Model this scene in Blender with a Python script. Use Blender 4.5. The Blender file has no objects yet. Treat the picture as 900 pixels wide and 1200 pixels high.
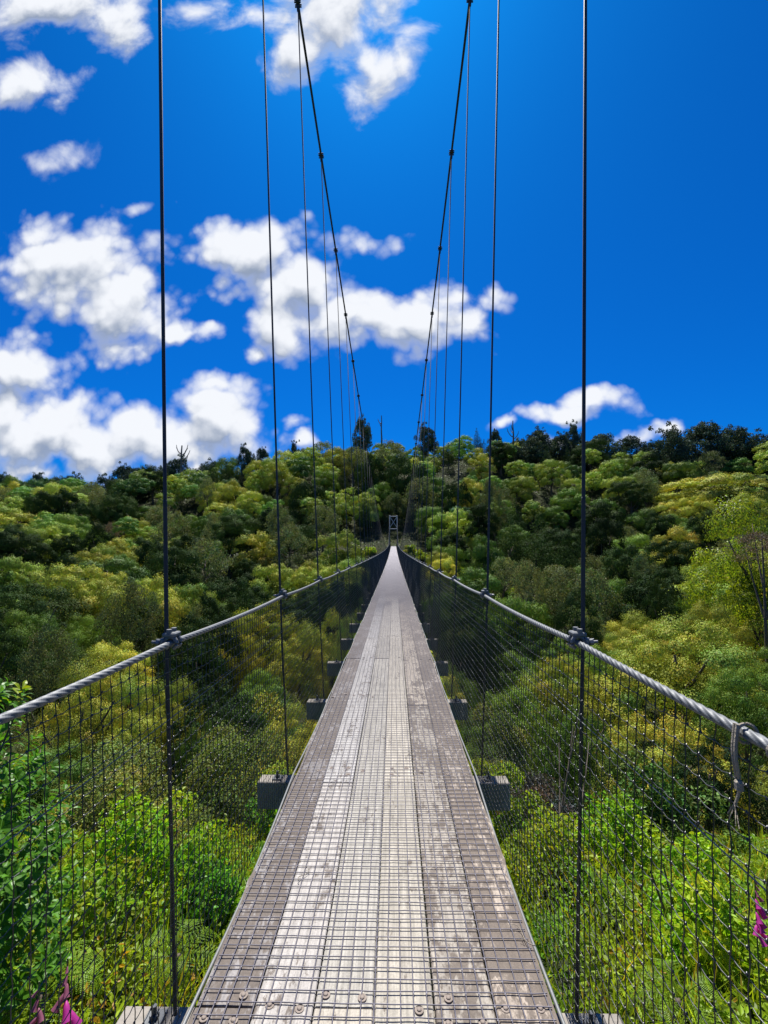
import bpy, math, random
import numpy as np
from mathutils import Vector, Matrix, Euler

rng = np.random.default_rng(7)
random.seed(7)
SC = bpy.context.scene
COL = SC.collection
R_ = math.radians

# ------------------------------------------------------------------ camera
FPX = 540.0                       # focal length in pixels of a 900 wide frame
CAM = Vector((0.083, 0.0, 1.65))
PITCH, YAW, ROLL = R_(4.25), R_(1.2), R_(-0.3)
cam_d = bpy.data.cameras.new('camera')
cam = bpy.data.objects.new('camera', cam_d)
COL.objects.link(cam)
cam_d.sensor_fit = 'HORIZONTAL'
cam_d.sensor_width = 36.0
cam_d.lens = FPX / 900 * 36
cam_d.clip_start = 0.05
cam_d.clip_end = 3000
cam.location = CAM
CAMROT = Matrix.Rotation(YAW, 3, 'Z') @ Matrix.Rotation(math.pi / 2 + PITCH, 3, 'X') @ Matrix.Rotation(ROLL, 3, 'Z')
cam.rotation_euler = CAMROT.to_euler()
SC.camera = cam

# ------------------------------------------------------------------ sky, sun, exposure
SUN_EL, SUN_AZ = 62.0, -4.0        # degrees; azimuth from the bridge direction towards the right
world = bpy.data.worlds.new('World')
SC.world = world
world.use_nodes = True
SKY_STRENGTH = 0.062
CLOUD_STRENGTH = 0.80

sun_d = bpy.data.lights.new('sun', 'SUN')
sun_d.energy = 5.0
sun_d.angle = R_(0.55)
sun_d.color = (1.0, 0.955, 0.88)
sun = bpy.data.objects.new('sun', sun_d)
COL.objects.link(sun)
sdir = Vector((math.sin(R_(SUN_AZ)) * math.cos(R_(SUN_EL)), math.cos(R_(SUN_AZ)) * math.cos(R_(SUN_EL)), math.sin(R_(SUN_EL))))
sun.rotation_euler = sdir.to_track_quat('Z', 'Y').to_euler()
sun.location = (0, 0, 60)

SC.view_settings.view_transform = 'Standard'
SC.view_settings.look = 'None'
SC.view_settings.gamma = 1
SC.view_settings.use_curve_mapping = False
SC.view_settings.exposure = 0.75
SC.render.engine = 'CYCLES'
SC.cycles.max_bounces = 6
SC.cycles.diffuse_bounces = 2
SC.cycles.glossy_bounces = 2
SC.cycles.transmission_bounces = 3
SC.cycles.transparent_max_bounces = 4
SC.cycles.use_denoising = True
SC.cycles.sample_clamp_indirect = 4
SC.cycles.caustics_reflective = False
SC.cycles.caustics_refractive = False


def ray(px, py):
    v = CAMROT @ Vector(((px - 450) / FPX, (600 - py) / FPX, -1.0))
    return v


def at(px, py, Y):
    """world point seen in the direction of a photo pixel, at distance Y along the bridge"""
    v = ray(px, py)
    return CAM + v * ((Y - CAM.y) / v.y)


class NT:
    """small helper to write node trees"""
    def __init__(s, tree):
        s.t = tree
        s.n = tree.nodes
        s.l = tree.links

    def node(s, kind, **kw):
        nd = s.n.new(kind)
        for k, v in kw.items():
            setattr(nd, k, v)
        return nd

    def put(s, sock, val):
        if isinstance(val, bpy.types.NodeSocket):
            s.l.new(val, sock)
        elif val is not None:
            sock.default_value = val

    def math(s, op, a, b=None, c=None, clamp=False):
        nd = s.node('ShaderNodeMath', operation=op, use_clamp=clamp)
        for i, v in enumerate((a, b, c)):
            if v is not None:
                s.put(nd.inputs[i], v)
        return nd.outputs[0]

    def vmath(s, op, a, b=None):
        nd = s.node('ShaderNodeVectorMath', operation=op)
        s.put(nd.inputs[0], a)
        if b is not None:
            s.put(nd.inputs[1], b)
        return nd.outputs['Value'] if op in ('LENGTH', 'DOT_PRODUCT') else nd.outputs[0]

    def noise(s, vec, scale, detail=4, rough=0.5, color=False, dist=0.0):
        nd = s.node('ShaderNodeTexNoise')
        if vec is not None:
            s.put(nd.inputs['Vector'], vec)
        nd.inputs['Scale'].default_value = scale
        nd.inputs['Detail'].default_value = detail
        nd.inputs['Roughness'].default_value = rough
        nd.inputs['Distortion'].default_value = dist
        return nd.outputs['Color' if color else 'Fac']

    def mix(s, fac, a, b, blend='MIX'):
        nd = s.node('ShaderNodeMix', data_type='RGBA', blend_type=blend)
        s.put(nd.inputs[0], fac)
        s.put(nd.inputs[6], a if isinstance(a, bpy.types.NodeSocket) else (*a, 1)[:4])
        s.put(nd.inputs[7], b if isinstance(b, bpy.types.NodeSocket) else (*b, 1)[:4])
        return nd.outputs[2]

    def ramp(s, val, lo, hi, a=0.0, b=1.0, smooth=True):
        nd = s.node('ShaderNodeMapRange', interpolation_type='SMOOTHSTEP' if smooth else 'LINEAR')
        s.put(nd.inputs[0], val)
        nd.inputs[1].default_value = lo
        nd.inputs[2].default_value = hi
        nd.inputs[3].default_value = a
        nd.inputs[4].default_value = b
        return nd.outputs[0]


def make_world():
    w = NT(world.node_tree)
    w.n.clear()
    out = w.node('ShaderNodeOutputWorld')
    sky = w.node('ShaderNodeTexSky', sky_type='NISHITA')
    sky.sun_disc = False
    sky.sun_elevation = R_(SUN_EL)
    sky.sun_rotation = R_(SUN_AZ)
    sky.altitude = 300
    sky.air_density = 1.0
    sky.dust_density = 1.1
    sky.ozone_density = 3.0
    # the clear deep blue of the photograph's polarised sky
    deep = w.mix(1.0, sky.outputs[0], (0.010, 0.405, 1.06), 'MULTIPLY')
    bg = w.node('ShaderNodeBackground')
    w.put(bg.inputs[0], deep)
    bg.inputs[1].default_value = SKY_STRENGTH

    # cloud field on the plane one unit ahead in the bridge direction
    # px, py, rx, ry, weight  (photo pixels)
    blobs = [
        (70, 0, 120, 42, 1), (130, 22, 60, 34, .8), (225, 12, 50, 24, .7), (38, 96, 52, 26, .75), (66, 122, 22, 20, .6),
        (395, 15, 105, 62, 1), (425, 70, 45, 55, .9), (352, 60, 38, 45, .6),
        (85, 295, 78, 46, 1.1), (140, 352, 72, 56, 1.1), (60, 272, 50, 24, .8), (105, 325, 95, 58, .9), (216, 384, 42, 15, .9), (160, 400, 40, 18, .8),
        (300, 292, 82, 46, 1.1), (352, 330, 66, 62, 1.1), (270, 290, 44, 36, .8), (402, 372, 56, 44, 1.1), (330, 375, 40, 46, .8), (478, 378, 82, 40, 1.1), (545, 380, 36, 24, .9), (520, 348, 34, 18, .7), (300, 412, 18, 9, .5),
        (22, 428, 60, 44, 1.15), (60, 500, 110, 44, 1.2), (10, 500, 60, 44, 1.1), (180, 512, 110, 38, 1.2), (258, 492, 60, 50, 1.15), (262, 452, 40, 20, .9), (120, 525, 80, 26, 1.0),
        (30, 547, 75, 15, .6), (165, 558, 34, 15, .8), (352, 521, 28, 14, .85), (235, 555, 30, 12, .6), (330, 500, 16, 9, .4),
        (668, 482, 62, 15, .95), (700, 470, 42, 16, .95), (580, 498, 19, 9, .7), (787, 506, 26, 13, .8), (655, 517, 18, 9, .7), (745, 520, 30, 8, .4),
        (150, 242, 26, 10, .25), (68, 192, 20, 8, .15), (590, 352, 22, 10, .2), (435, 285, 18, 9, .25),
    ]
    g = bpy.data.node_groups.new('cloud_field', 'ShaderNodeTree')
    g.interface.new_socket('P', in_out='INPUT', socket_type='NodeSocketVector')
    g.interface.new_socket('D', in_out='OUTPUT', socket_type='NodeSocketFloat')
    q = NT(g)
    gi = q.node('NodeGroupInput')
    go = q.node('NodeGroupOutput')
    P = gi.outputs[0]
    nw = q.noise(P, 5.0, 5, 0.55, color=True)
    wv = q.vmath('SUBTRACT', nw, (0.5, 0.5, 0.5))
    wv = q.vmath('MULTIPLY', wv, (0.16, 0.12, 0.0))
    PP = q.vmath('ADD', P, wv)
    field = None
    for (bx, by, rx, ry, wt) in blobs:
        d = ray(bx, by)
        c = (d.x / d.y, d.z / d.y, 0)
        d2 = ray(bx + rx, by)
        d3 = ray(bx, by - ry)
        ru, rv = abs(d2.x / d2.y - c[0]), abs(d3.z / d3.y - c[1])
        t = q.vmath('SUBTRACT', PP, c)
        t = q.vmath('MULTIPLY', t, (1 / ru, 1 / rv, 0))
        ln = q.vmath('LENGTH', t)
        val = q.math('MULTIPLY_ADD', ln, -wt, wt)
        val = q.math('MAXIMUM', val, -1.3)
        if field is None:
            field = val
        else:
            nd = q.node('ShaderNodeMath', operation='SMOOTH_MAX')
            q.put(nd.inputs[0], field)
            q.put(nd.inputs[1], val)
            nd.inputs[2].default_value = 0.18
            field = nd.outputs[0]
    n1 = q.noise(P, 7.0, 8, 0.54, dist=0.35)
    vo = q.node('ShaderNodeTexVoronoi', feature='F1')
    vo.normalize = True
    q.put(vo.inputs['Vector'], q.vmath('ADD', P, q.vmath('MULTIPLY', wv, (0.35, 0.35, 0))))
    vo.inputs['Scale'].default_value = 11.0
    vo.inputs['Detail'].default_value = 2.0
    vo.inputs['Roughness'].default_value = 0.55
    e = q.math('MULTIPLY_ADD', n1, 1.9, -0.95)
    e2 = q.math('MULTIPLY_ADD', vo.outputs['Distance'], -2.6, 0.80)
    sp = q.node('ShaderNodeSeparateXYZ')
    q.put(sp.inputs[0], P)
    wisp = q.ramp(sp.outputs[1], 0.75, 1.05)          # the high ones are torn and wispy, the low ones billow
    e2 = q.math('MULTIPLY', e2, q.math('SUBTRACT', 1.0, wisp))
    e = q.math('MULTIPLY', e, q.math('MULTIPLY_ADD', wisp, 0.75, 0.62))
    dsum = q.math('ADD', q.math('ADD', field, e), e2)
    q.put(go.inputs[0], dsum)

    tc = w.node('ShaderNodeTexCoord')
    sx = w.node('ShaderNodeSeparateXYZ')
    w.put(sx.inputs[0], tc.outputs['Generated'])
    ym = w.math('MAXIMUM', sx.outputs[1], 0.05)
    u = w.math('DIVIDE', sx.outputs[0], ym)
    v = w.math('DIVIDE', sx.outputs[2], ym)
    cb = w.node('ShaderNodeCombineXYZ')
    w.put(cb.inputs[0], u)
    w.put(cb.inputs[1], v)
    P = cb.outputs[0]

    def fld(vec):
        nd = w.node('ShaderNodeGroup')
        nd.node_tree = g
        w.put(nd.inputs[0], vec)
        return nd.outputs[0]
    d0 = fld(P)
    d1 = fld(w.vmath('ADD', P, (0.008, 0.055, 0)))
    alpha = w.ramp(d0, -0.12, 0.66)
    front = w.ramp(sx.outputs[1], 0.08, 0.25)
    alpha = w.math('MULTIPLY', alpha, front)
    # unseen broken cloud added behind the camera to whiten the blue ambient light
    nb = w.noise(tc.outputs['Generated'], 2.4, 7, 0.6)
    back = w.math('MULTIPLY', w.ramp(nb, 0.56, 0.70), w.math('SUBTRACT', 1.0, front))
    alpha = w.math('MAXIMUM', alpha, back)
    d2 = fld(w.vmath('ADD', P, (0.004, 0.022, 0)))
    dd = w.math('ADD', w.math('MULTIPLY', w.math('SUBTRACT', d0, d1), 0.75), w.math('MULTIPLY', w.math('SUBTRACT', d0, d2), 0.42))
    lit = w.ramp(dd, -0.80, 0.42)
    thin = w.ramp(d0, 0.1, 0.6, 1.0, 0.0)
    lit = w.math('MAXIMUM', lit, w.math('MULTIPLY', thin, 0.6))
    ccol = w.mix(lit, (0.22, 0.27, 0.37), (0.68, 0.70, 0.74))
    cbg = w.node('ShaderNodeBackground')
    w.put(cbg.inputs[0], ccol)
    cbg.inputs[1].default_value = CLOUD_STRENGTH
    mx = w.node('ShaderNodeMixShader')
    w.put(mx.inputs[0], alpha)
    w.put(mx.inputs[1], bg.outputs[0])
    w.put(mx.inputs[2], cbg.outputs[0])
    w.put(out.inputs[0], mx.outputs[0])
    world.cycles.sampling_method = 'MANUAL'
    world.cycles.sample_map_resolution = 512


make_world()

# ------------------------------------------------------------------ helpers: meshes, objects, tags


class MB:
    """collects quads and triangles, builds ONE mesh object"""
    def __init__(s):
        s.V, s.Q, s.T, s.C, s.n = [], [], [], [], 0

    def add(s, V, Q=None, T=None, tint=None, alpha=1.0):
        V = np.asarray(V, float).reshape(-1, 3)
        if Q is not None and len(Q):
            s.Q.append(np.asarray(Q, int).reshape(-1, 4) + s.n)
        if T is not None and len(T):
            s.T.append(np.asarray(T, int).reshape(-1, 3) + s.n)
        c = np.ones((len(V), 4))
        if tint is not None:
            c[:, :3] = tint
        c[:, 3] = alpha
        s.C.append(c)
        s.V.append(V)
        s.n += len(V)

    def box(s, c, size, rot=None, tint=None):
        x, y, z = [d / 2 for d in size]
        V = np.array([(-x, -y, -z), (x, -y, -z), (x, y, -z), (-x, y, -z), (-x, -y, z), (x, -y, z), (x, y, z), (-x, y, z)])
        if rot is not None:
            V = V @ np.array(rot).T
        s.add(V + np.array(c), [(0, 3, 2, 1), (4, 5, 6, 7), (0, 1, 5, 4), (1, 2, 6, 5), (2, 3, 7, 6), (3, 0, 4, 7)], tint=tint)

    def bevel_box(s, c, size, b, rot=None, tint=None):
        x, y, z = [d / 2 for d in size]
        vs, idx = [], {}
        for sx in (-1, 1):
            for sy in (-1, 1):
                for sz in (-1, 1):
                    for k in range(3):
                        p = [sx * x, sy * y, sz * z]
                        for j in range(3):
                            if j != k:
                                p[j] -= (sx, sy, sz)[j] * b
                        idx[(sx, sy, sz, k)] = len(vs)
                        vs.append(p)
        Q, T = [], []
        S = (-1, 1)
        for k in range(3):
            a, d = [j for j in range(3) if j != k]
            for sg in S:
                f = []
                for (p, q_) in ((-1, -1), (1, -1), (1, 1), (-1, 1)):
                    t = [0, 0, 0]
                    t[k] = sg
                    t[a] = p
                    t[d] = q_
                    f.append(idx[(*t, k)])
                Q.append(f)
        for k in range(3):          # edges along axis k
            a, d = [j for j in range(3) if j != k]
            for p in S:
                for q_ in S:
                    t1, t2 = [0, 0, 0], [0, 0, 0]
                    t1[k], t2[k] = -1, 1
                    t1[a] = t2[a] = p
                    t1[d] = t2[d] = q_
                    Q.append([idx[(*t1, a)], idx[(*t2, a)], idx[(*t2, d)], idx[(*t1, d)]])
        for sx in S:
            for sy in S:
                for sz in S:
                    T.append([idx[(sx, sy, sz, k)] for k in range(3)])
        V = np.array(vs)
        if rot is not None:
            V = V @ np.array(rot).T
        s.add(V + np.array(c), Q, T, tint=tint)

    def tube(s, pts, rad, sides=6, caps=True, tint=None):
        P = np.asarray(pts, float)
        n = len(P)
        rad = np.broadcast_to(np.asarray(rad, float), (n,))
        d = np.gradient(P, axis=0)
        d /= np.linalg.norm(d, axis=1)[:, None] + 1e-12
        up = np.array([0, 0, 1.0]) if abs(d[0][2]) < 0.9 else np.array([1.0, 0, 0])
        A = np.cross(d, up)
        A /= np.linalg.norm(A, axis=1)[:, None] + 1e-9
        B = np.cross(d, A)
        th = np.arange(sides) / sides * 2 * math.pi
        ring = A[:, None, :] * np.cos(th)[None, :, None] + B[:, None, :] * np.sin(th)[None, :, None]
        V = (P[:, None, :] + ring * rad[:, None, None]).reshape(-1, 3)
        i = np.arange(n - 1)[:, None] * sides
        j = np.arange(sides)[None, :]
        jn = (j + 1) % sides
        Q = np.stack([i + j, i + jn, i + sides + jn, i + sides + j], -1).reshape(-1, 4)
        T = []
        if caps and sides >= 3:
            for k in range(1, sides - 1):
                T.append((0, k + 1, k))
                o = (n - 1) * sides
                T.append((o, o + k, o + k + 1))
        s.add(V, Q, T, tint=tint)

    def mesh(s, name, mat, smooth=False):
        me = bpy.data.meshes.new(name)
        V = np.concatenate(s.V) if s.V else np.zeros((0, 3))
        me.vertices.add(len(V))
        me.vertices.foreach_set('co', V.astype(np.float32).ravel())
        Q = np.concatenate(s.Q) if s.Q else np.zeros((0, 4), int)
        T = np.concatenate(s.T) if s.T else np.zeros((0, 3), int)
        nl = Q.size + T.size
        me.loops.add(nl)
        me.loops.foreach_set('vertex_index', np.concatenate([Q.ravel(), T.ravel()]).astype(np.int32))
        me.polygons.add(len(Q) + len(T))
        st = np.concatenate([np.arange(len(Q)) * 4, Q.size + np.arange(len(T)) * 3]).astype(np.int32)
        me.polygons.foreach_set('loop_start', st)
        me.polygons.foreach_set('use_smooth', np.full(len(st), bool(smooth)))
        at_ = me.attributes.new('tint', 'FLOAT_COLOR', 'POINT')
        at_.data.foreach_set('color', np.concatenate(s.C).astype(np.float32).ravel())
        me.update(calc_edges=True)
        me.validate()
        me.materials.append(mat)
        return me

    def build(s, name, mat, parent=None, smooth=False, **kw):
        o = bpy.data.objects.new(name, s.mesh(name, mat, smooth))
        COL.objects.link(o)
        if parent:
            o.parent = parent
        return tag(o, **kw)


def tag(o, label=None, cat=None, group=None, kind=None):
    if label: o['label'] = label
    if cat: o['category'] = cat
    if group: o['group'] = group
    if kind: o['kind'] = kind
    return o


def empty(name, loc=(0, 0, 0), rz=0.0, **kw):
    o = bpy.data.objects.new(name, None)
    o.empty_display_size = 0.3
    COL.objects.link(o)
    o.location = loc
    o.rotation_euler = (0, 0, rz)
    return tag(o, **kw)


def link(name, me, parent=None, loc=(0, 0, 0), rot=(0, 0, 0), scale=(1, 1, 1)):
    o = bpy.data.objects.new(name, me)
    COL.objects.link(o)
    o.parent = parent
    o.location = loc
    o.rotation_euler = rot
    o.scale = scale
    return o


# ------------------------------------------------------------------ materials
def new_mat(name):
    m = bpy.data.materials.new(name)
    m.use_nodes = True
    t = NT(m.node_tree)
    t.n.clear()
    out = t.node('ShaderNodeOutputMaterial')
    return m, t, out


def simple(name, col, rough=0.6, metal=0.0, spec=0.5, nscale=0, namt=0.3, bump=0.0, bscale=60):
    m, t, out = new_mat(name)
    p = t.node('ShaderNodeBsdfPrincipled')
    c = (*col, 1)
    tc = t.node('ShaderNodeTexCoord')
    if nscale:
        n = t.noise(tc.outputs['Object'], nscale, 5, 0.6)
        c = t.mix(n, tuple(x * (1 - namt) for x in col), tuple(min(1, x * (1 + namt)) for x in col))
    t.put(p.inputs['Base Color'], c)
    p.inputs['Roughness'].default_value = rough
    p.inputs['Metallic'].default_value = metal
    p.inputs['Specular IOR Level'].default_value = spec
    if bump:
        b = t.node('ShaderNodeBump')
        b.inputs['Strength'].default_value = bump
        b.inputs['Distance'].default_value = 0.01
        t.put(b.inputs['Height'], t.noise(tc.outputs['Object'], bscale, 5, 0.6))
        t.put(p.inputs['Normal'], b.outputs[0])
    t.put(out.inputs[0], p.outputs[0])
    return m


def leaf_mat(name, col, col2, trans=0.35, gloss=0.25, rough=0.5, objvar=0.5, tcol=1.25):
    """leaf: tint attribute gives leaf-to-leaf colour, object random gives tree-to-tree colour"""
    m, t, out = new_mat(name)
    a = t.node('ShaderNodeAttribute', attribute_name='tint')
    oi = t.node('ShaderNodeObjectInfo')
    base = t.mix(oi.outputs['Random'], col, col2)
    c = t.mix(1.0, base, a.outputs['Color'], 'MULTIPLY')
    hv = t.node('ShaderNodeHueSaturation')
    r2 = t.math('FRACT', t.math('MULTIPLY', oi.outputs['Random'], 7.31))
    t.put(hv.inputs['Value'], t.math('MULTIPLY_ADD', r2, objvar, 1 - objvar / 2))
    hv.inputs['Saturation'].default_value = 1.0
    t.put(hv.inputs['Color'], c)
    p = t.node('ShaderNodeBsdfPrincipled')
    t.put(p.inputs['Base Color'], hv.outputs[0])
    p.inputs['Roughness'].default_value = rough
    p.inputs['Specular IOR Level'].default_value = gloss
    tr = t.node('ShaderNodeBsdfTranslucent')
    tcn = t.mix(1.0, hv.outputs[0], (tcol * 1.15, tcol * 1.1, tcol * 0.55), 'MULTIPLY')
    t.put(tr.inputs[0], tcn)
    mx = t.node('ShaderNodeMixShader')
    mx.inputs[0].default_value = trans
    t.put(mx.inputs[1], p.outputs[0])
    t.put(mx.inputs[2], tr.outputs[0])
    t.put(out.inputs[0], mx.outputs[0])
    return m


M = {}
M['galv'] = simple('galvanised_rope', (0.165, 0.172, 0.175), 0.55, 0.3, nscale=40, namt=0.35)
M['galv_dark'] = simple('weathered_steel', (0.10, 0.105, 0.11), 0.5, 0.6, nscale=30, namt=0.4)
M['net'] = simple('net_wire', (0.075, 0.077, 0.08), 0.36, 0.75, nscale=30, namt=0.4)
M['hanger'] = simple('hanger_rod', (0.032, 0.035, 0.042), 0.65, 0.1, nscale=20, namt=0.3)
M['bright_wire'] = simple('bright_wire', (0.55, 0.57, 0.6), 0.3, 0.85, nscale=30, namt=0.2)
M['grip'] = simple('grip_wire', (0.115, 0.11, 0.135), 0.6, 0.4, nscale=12, namt=0.4)
M['beam'] = simple('beam_timber', (0.26, 0.235, 0.20), 0.9, nscale=9, namt=0.5, bump=0.6, bscale=40)
M['rusty'] = simple('rusty_washer', (0.20, 0.165, 0.14), 0.7, 0.3, nscale=70, namt=0.5)
M['tower'] = simple('tower_paint', (0.55, 0.54, 0.54), 0.6, 0.1, nscale=2, namt=0.2)
M['bark'] = simple('bark', (0.11, 0.085, 0.065), 0.95, nscale=3, namt=0.5, bump=0.5, bscale=14)
M['dead'] = simple('dead_wood', (0.16, 0.135, 0.115), 0.9, nscale=3, namt=0.4)
M['rope'] = simple('old_rope', (0.30, 0.26, 0.20), 0.95, nscale=60, namt=0.4, bump=0.6, bscale=160)
M['concrete'] = simple('concrete', (0.34, 0.33, 0.31), 0.9, nscale=3, namt=0.3)


def deck_material():
    m, t, out = new_mat('deck_timber')
    a = t.node('ShaderNodeAttribute', attribute_name='tint')
    tc = t.node('ShaderNodeTexCoord')
    mp = t.node('ShaderNodeMapping')
    t.put(mp.inputs[0], tc.outputs['Object'])
    mp.inputs['Scale'].default_value = (28, 1.3, 1)
    grain = t.noise(mp.outputs[0], 2.2, 8, 0.65)
    blot = t.noise(tc.outputs['Object'], 3.2, 6, 0.62)
    spots = t.noise(tc.outputs['Object'], 22, 5, 0.65)
    g = t.ramp(grain, 0.3, 0.75, 0.66, 1.16)
    c = t.mix(1.0, a.outputs['Color'], g, 'MULTIPLY')
    # weathered outer boards: dark lichen and dirt with pale wood worn through it
    mp2 = t.node('ShaderNodeMapping')
    t.put(mp2.inputs[0], tc.outputs['Object'])
    mp2.inputs['Scale'].default_value = (1.0, 0.45, 1)
    st = t.noise(mp2.outputs[0], 34, 5, 0.7)
    big = t.noise(mp2.outputs[0], 5.0, 5, 0.6)
    dirt = a.outputs['Alpha']
    k = t.math('ADD', t.math('MULTIPLY', st, 0.9), t.math('MULTIPLY', big, 0.7))
    th = t.math('MULTIPLY_ADD', dirt, 0.62, -1.03)
    stain = t.ramp(t.math('ADD', k, th), -0.03, 0.08)
    stain = t.math('MULTIPLY', stain, 0.88)
    c = t.mix(stain, c, t.mix(spots, (0.078, 0.062, 0.051), (0.170, 0.140, 0.115)))
    fine = t.noise(tc.outputs['Object'], 150, 3, 0.6)
    c = t.mix(1.0, c, t.ramp(fine, 0.25, 0.75, 0.82, 1.14), 'MULTIPLY')
    p = t.node('ShaderNodeBsdfPrincipled')
    t.put(p.inputs['Base Color'], c)
    p.inputs['Roughness'].default_value = 0.82
    p.inputs['Specular IOR Level'].default_value = 0.3
    b = t.node('ShaderNodeBump')
    b.inputs['Strength'].default_value = 0.5
    b.inputs['Distance'].default_value = 0.004
    t.put(b.inputs['Height'], t.math('ADD', grain, t.math('MULTIPLY', spots, 0.6)))
    t.put(p.inputs['Normal'], b.outputs[0])
    t.put(out.inputs[0], p.outputs[0])
    return m


M['deck'] = deck_material()


def ground_material():
    m, t, out = new_mat('hill_soil')
    tc = t.node('ShaderNodeTexCoord')
    n = t.noise(tc.outputs['Object'], 0.35, 8, 0.65)
    n2 = t.noise(tc.outputs['Object'], 3.0, 6, 0.6)
    c = t.mix(t.ramp(n, 0.35, 0.65), (0.022, 0.030, 0.010), (0.040, 0.036, 0.020))
    c = t.mix(t.ramp(n2, 0.45, 0.7), c, (0.035, 0.055, 0.014))
    p = t.node('ShaderNodeBsdfPrincipled')
    t.put(p.inputs['Base Color'], c)
    p.inputs['Roughness'].default_value = 0.95
    p.inputs['Specular IOR Level'].default_value = 0.1
    t.put(out.inputs[0], p.outputs[0])
    return m


M['ground'] = ground_material()
M['leaf_olive'] = leaf_mat('olive_leaves', (0.440, 0.430, 0.060), (0.230, 0.315, 0.048), 0.16, 0.1, 0.6, 0.6)
M['leaf_green'] = leaf_mat('green_leaves', (0.085, 0.160, 0.028), (0.165, 0.255, 0.036), 0.16, 0.12, 0.6)
M['leaf_dark'] = leaf_mat('dark_leaves', (0.022, 0.046, 0.014), (0.042, 0.076, 0.018), 0.14, 0.06, 0.7)
M['leaf_grey'] = leaf_mat('greygreen_leaves', (0.155, 0.185, 0.066), (0.125, 0.165, 0.064), 0.2, 0.1, 0.6)
M['leaf_heath'] = leaf_mat('heath_leaves', (0.22, 0.25, 0.07), (0.19, 0.24, 0.06), 0.3, 0.1, 0.6)
M['leaf_ridge'] = leaf_mat('ridge_leaves', (0.050, 0.082, 0.060), (0.070, 0.105, 0.062), 0.12, 0.06, 0.7)
M['leaf_brown'] = leaf_mat('withered_leaves', (0.15, 0.105, 0.075), (0.14, 0.11, 0.08), 0.2, 0.1, 0.7)
M['leaf_lime'] = leaf_mat('lime_leaves', (0.21, 0.29, 0.018), (0.23, 0.30, 0.020), 0.45, 0.25, 0.45, 0.2)
M['leaf_shrub'] = leaf_mat('glossy_shrub_leaves', (0.085, 0.235, 0.016), (0.10, 0.245, 0.018), 0.42, 0.28, 0.4, 0.2)
M['leaf_bank'] = leaf_mat('bank_leaves', (0.24, 0.38, 0.018), (0.24, 0.38, 0.018), 0.45, 0.3, 0.45, 0.0)
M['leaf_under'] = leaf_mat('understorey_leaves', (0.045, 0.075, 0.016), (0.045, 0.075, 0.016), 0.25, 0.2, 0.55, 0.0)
M['fern'] = leaf_mat('fern_fronds', (0.18, 0.33, 0.022), (0.20, 0.34, 0.025), 0.5, 0.25, 0.45, 0.2)
M['stem'] = simple('green_stem', (0.09, 0.12, 0.03), 0.6)
M['petal'] = leaf_mat('foxglove_petals', (0.55, 0.05, 0.36), (0.58, 0.055, 0.38), 0.45, 0.3, 0.45, 0.1, 1.0)

# ------------------------------------------------------------------ the lie of the land
_sky_px = np.array([-200, 0, 60, 110, 170, 210, 280, 340, 425, 470, 540, 600, 650, 700, 770, 830, 900, 1100], float)
_sky_py = np.array([585, 566, 566, 572, 556, 548, 538, 530, 522, 522, 518, 520, 522, 526, 530, 530, 532, 540], float)
RIDGE_Y = 194.0
FOOT_Y = 124.0


def ridge_height(u):
    """ground height on the ridge as seen along lateral slope u = x / y"""
    px = 458 + u * FPX
    py = np.interp(px, _sky_px, _sky_py)
    return 1.65 + (640 - py) / FPX * RIDGE_Y - 6.0


_py = np.array([-40, -12, -3, 0, 3, 6, 9, 14, 22, 34, 52, 68, 84, 97, 108, 117, 124], float)
_pz = np.array([2.5, -0.6, -1.2, -1.4, -1.9, -2.8, -4.2, -7.8, -12.8, -16.0, -16.5, -15.5, -11.0, -5.6, -1.2, 1.3, 2.6], float)


def smooth_noise(x, y):
    return (np.sin(x * 0.11 + 1.3) * np.cos(y * 0.09 + 0.4) + 0.6 * np.sin(x * 0.23 + y * 0.17 + 2.1) + 0.4 * np.cos(x * 0.41 - y * 0.33))


def ground_z(x, y):
    x = np.asarray(x, float)
    y = np.asarray(y, float)
    u = x / np.maximum(y, 20)
    near = np.interp(y, _py, _pz)
    rise = np.clip((np.abs(x) - 16), 0, 60) * 0.14 * np.clip((y - 14) / 20, 0, 1) * np.clip((104 - y) / 20, 0, 1)
    side = np.clip(np.abs(x) - 6, 0, 30) * 0.05 * np.clip((14 - y) / 10, 0, 1)
    t = np.clip((y - FOOT_Y) / (RIDGE_Y - FOOT_Y), 0, 1)
    s = t * 0.85 + 0.15 * t * t * (3 - 2 * t)
    R = ridge_height(np.clip(u, -1.3, 1.3))
    far = 2.6 + (R - 2.6) * s - np.clip(y - RIDGE_Y, 0, 400) * 0.22
    # gullies either side of the tower spur
    g = 7.0 * np.exp(-((x + 62) / 22) ** 2) * np.exp(-((y - 123) / 36) ** 2)
    g += 8.0 * np.exp(-((x - 46) / 16) ** 2) * np.exp(-((y - 110) / 36) ** 2)
    z = np.where(y < FOOT_Y, near + rise, far) - g - side
    amp = np.clip((y - 14) / 30, 0, 1) * np.clip((np.abs(x) - 3) / 10, 0.1, 1)
    return z + smooth_noise(x, y) * 0.8 * amp + 0.10 * np.sin(x * 2.3 + y) * np.cos(y * 1.9 - x) * (np.abs(y) < 14)


def canopy_rel(x, y):
    """height of the tree tops against eye level in the gully"""
    b = np.interp(y, [10, 20, 42, 66, 83, 97, 110], [-5.2, -5.6, -6.4, -6.2, -4.6, -1.8, 1.0])
    return b + np.clip(abs(x) - 18, 0, 60) * 0.11


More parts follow.
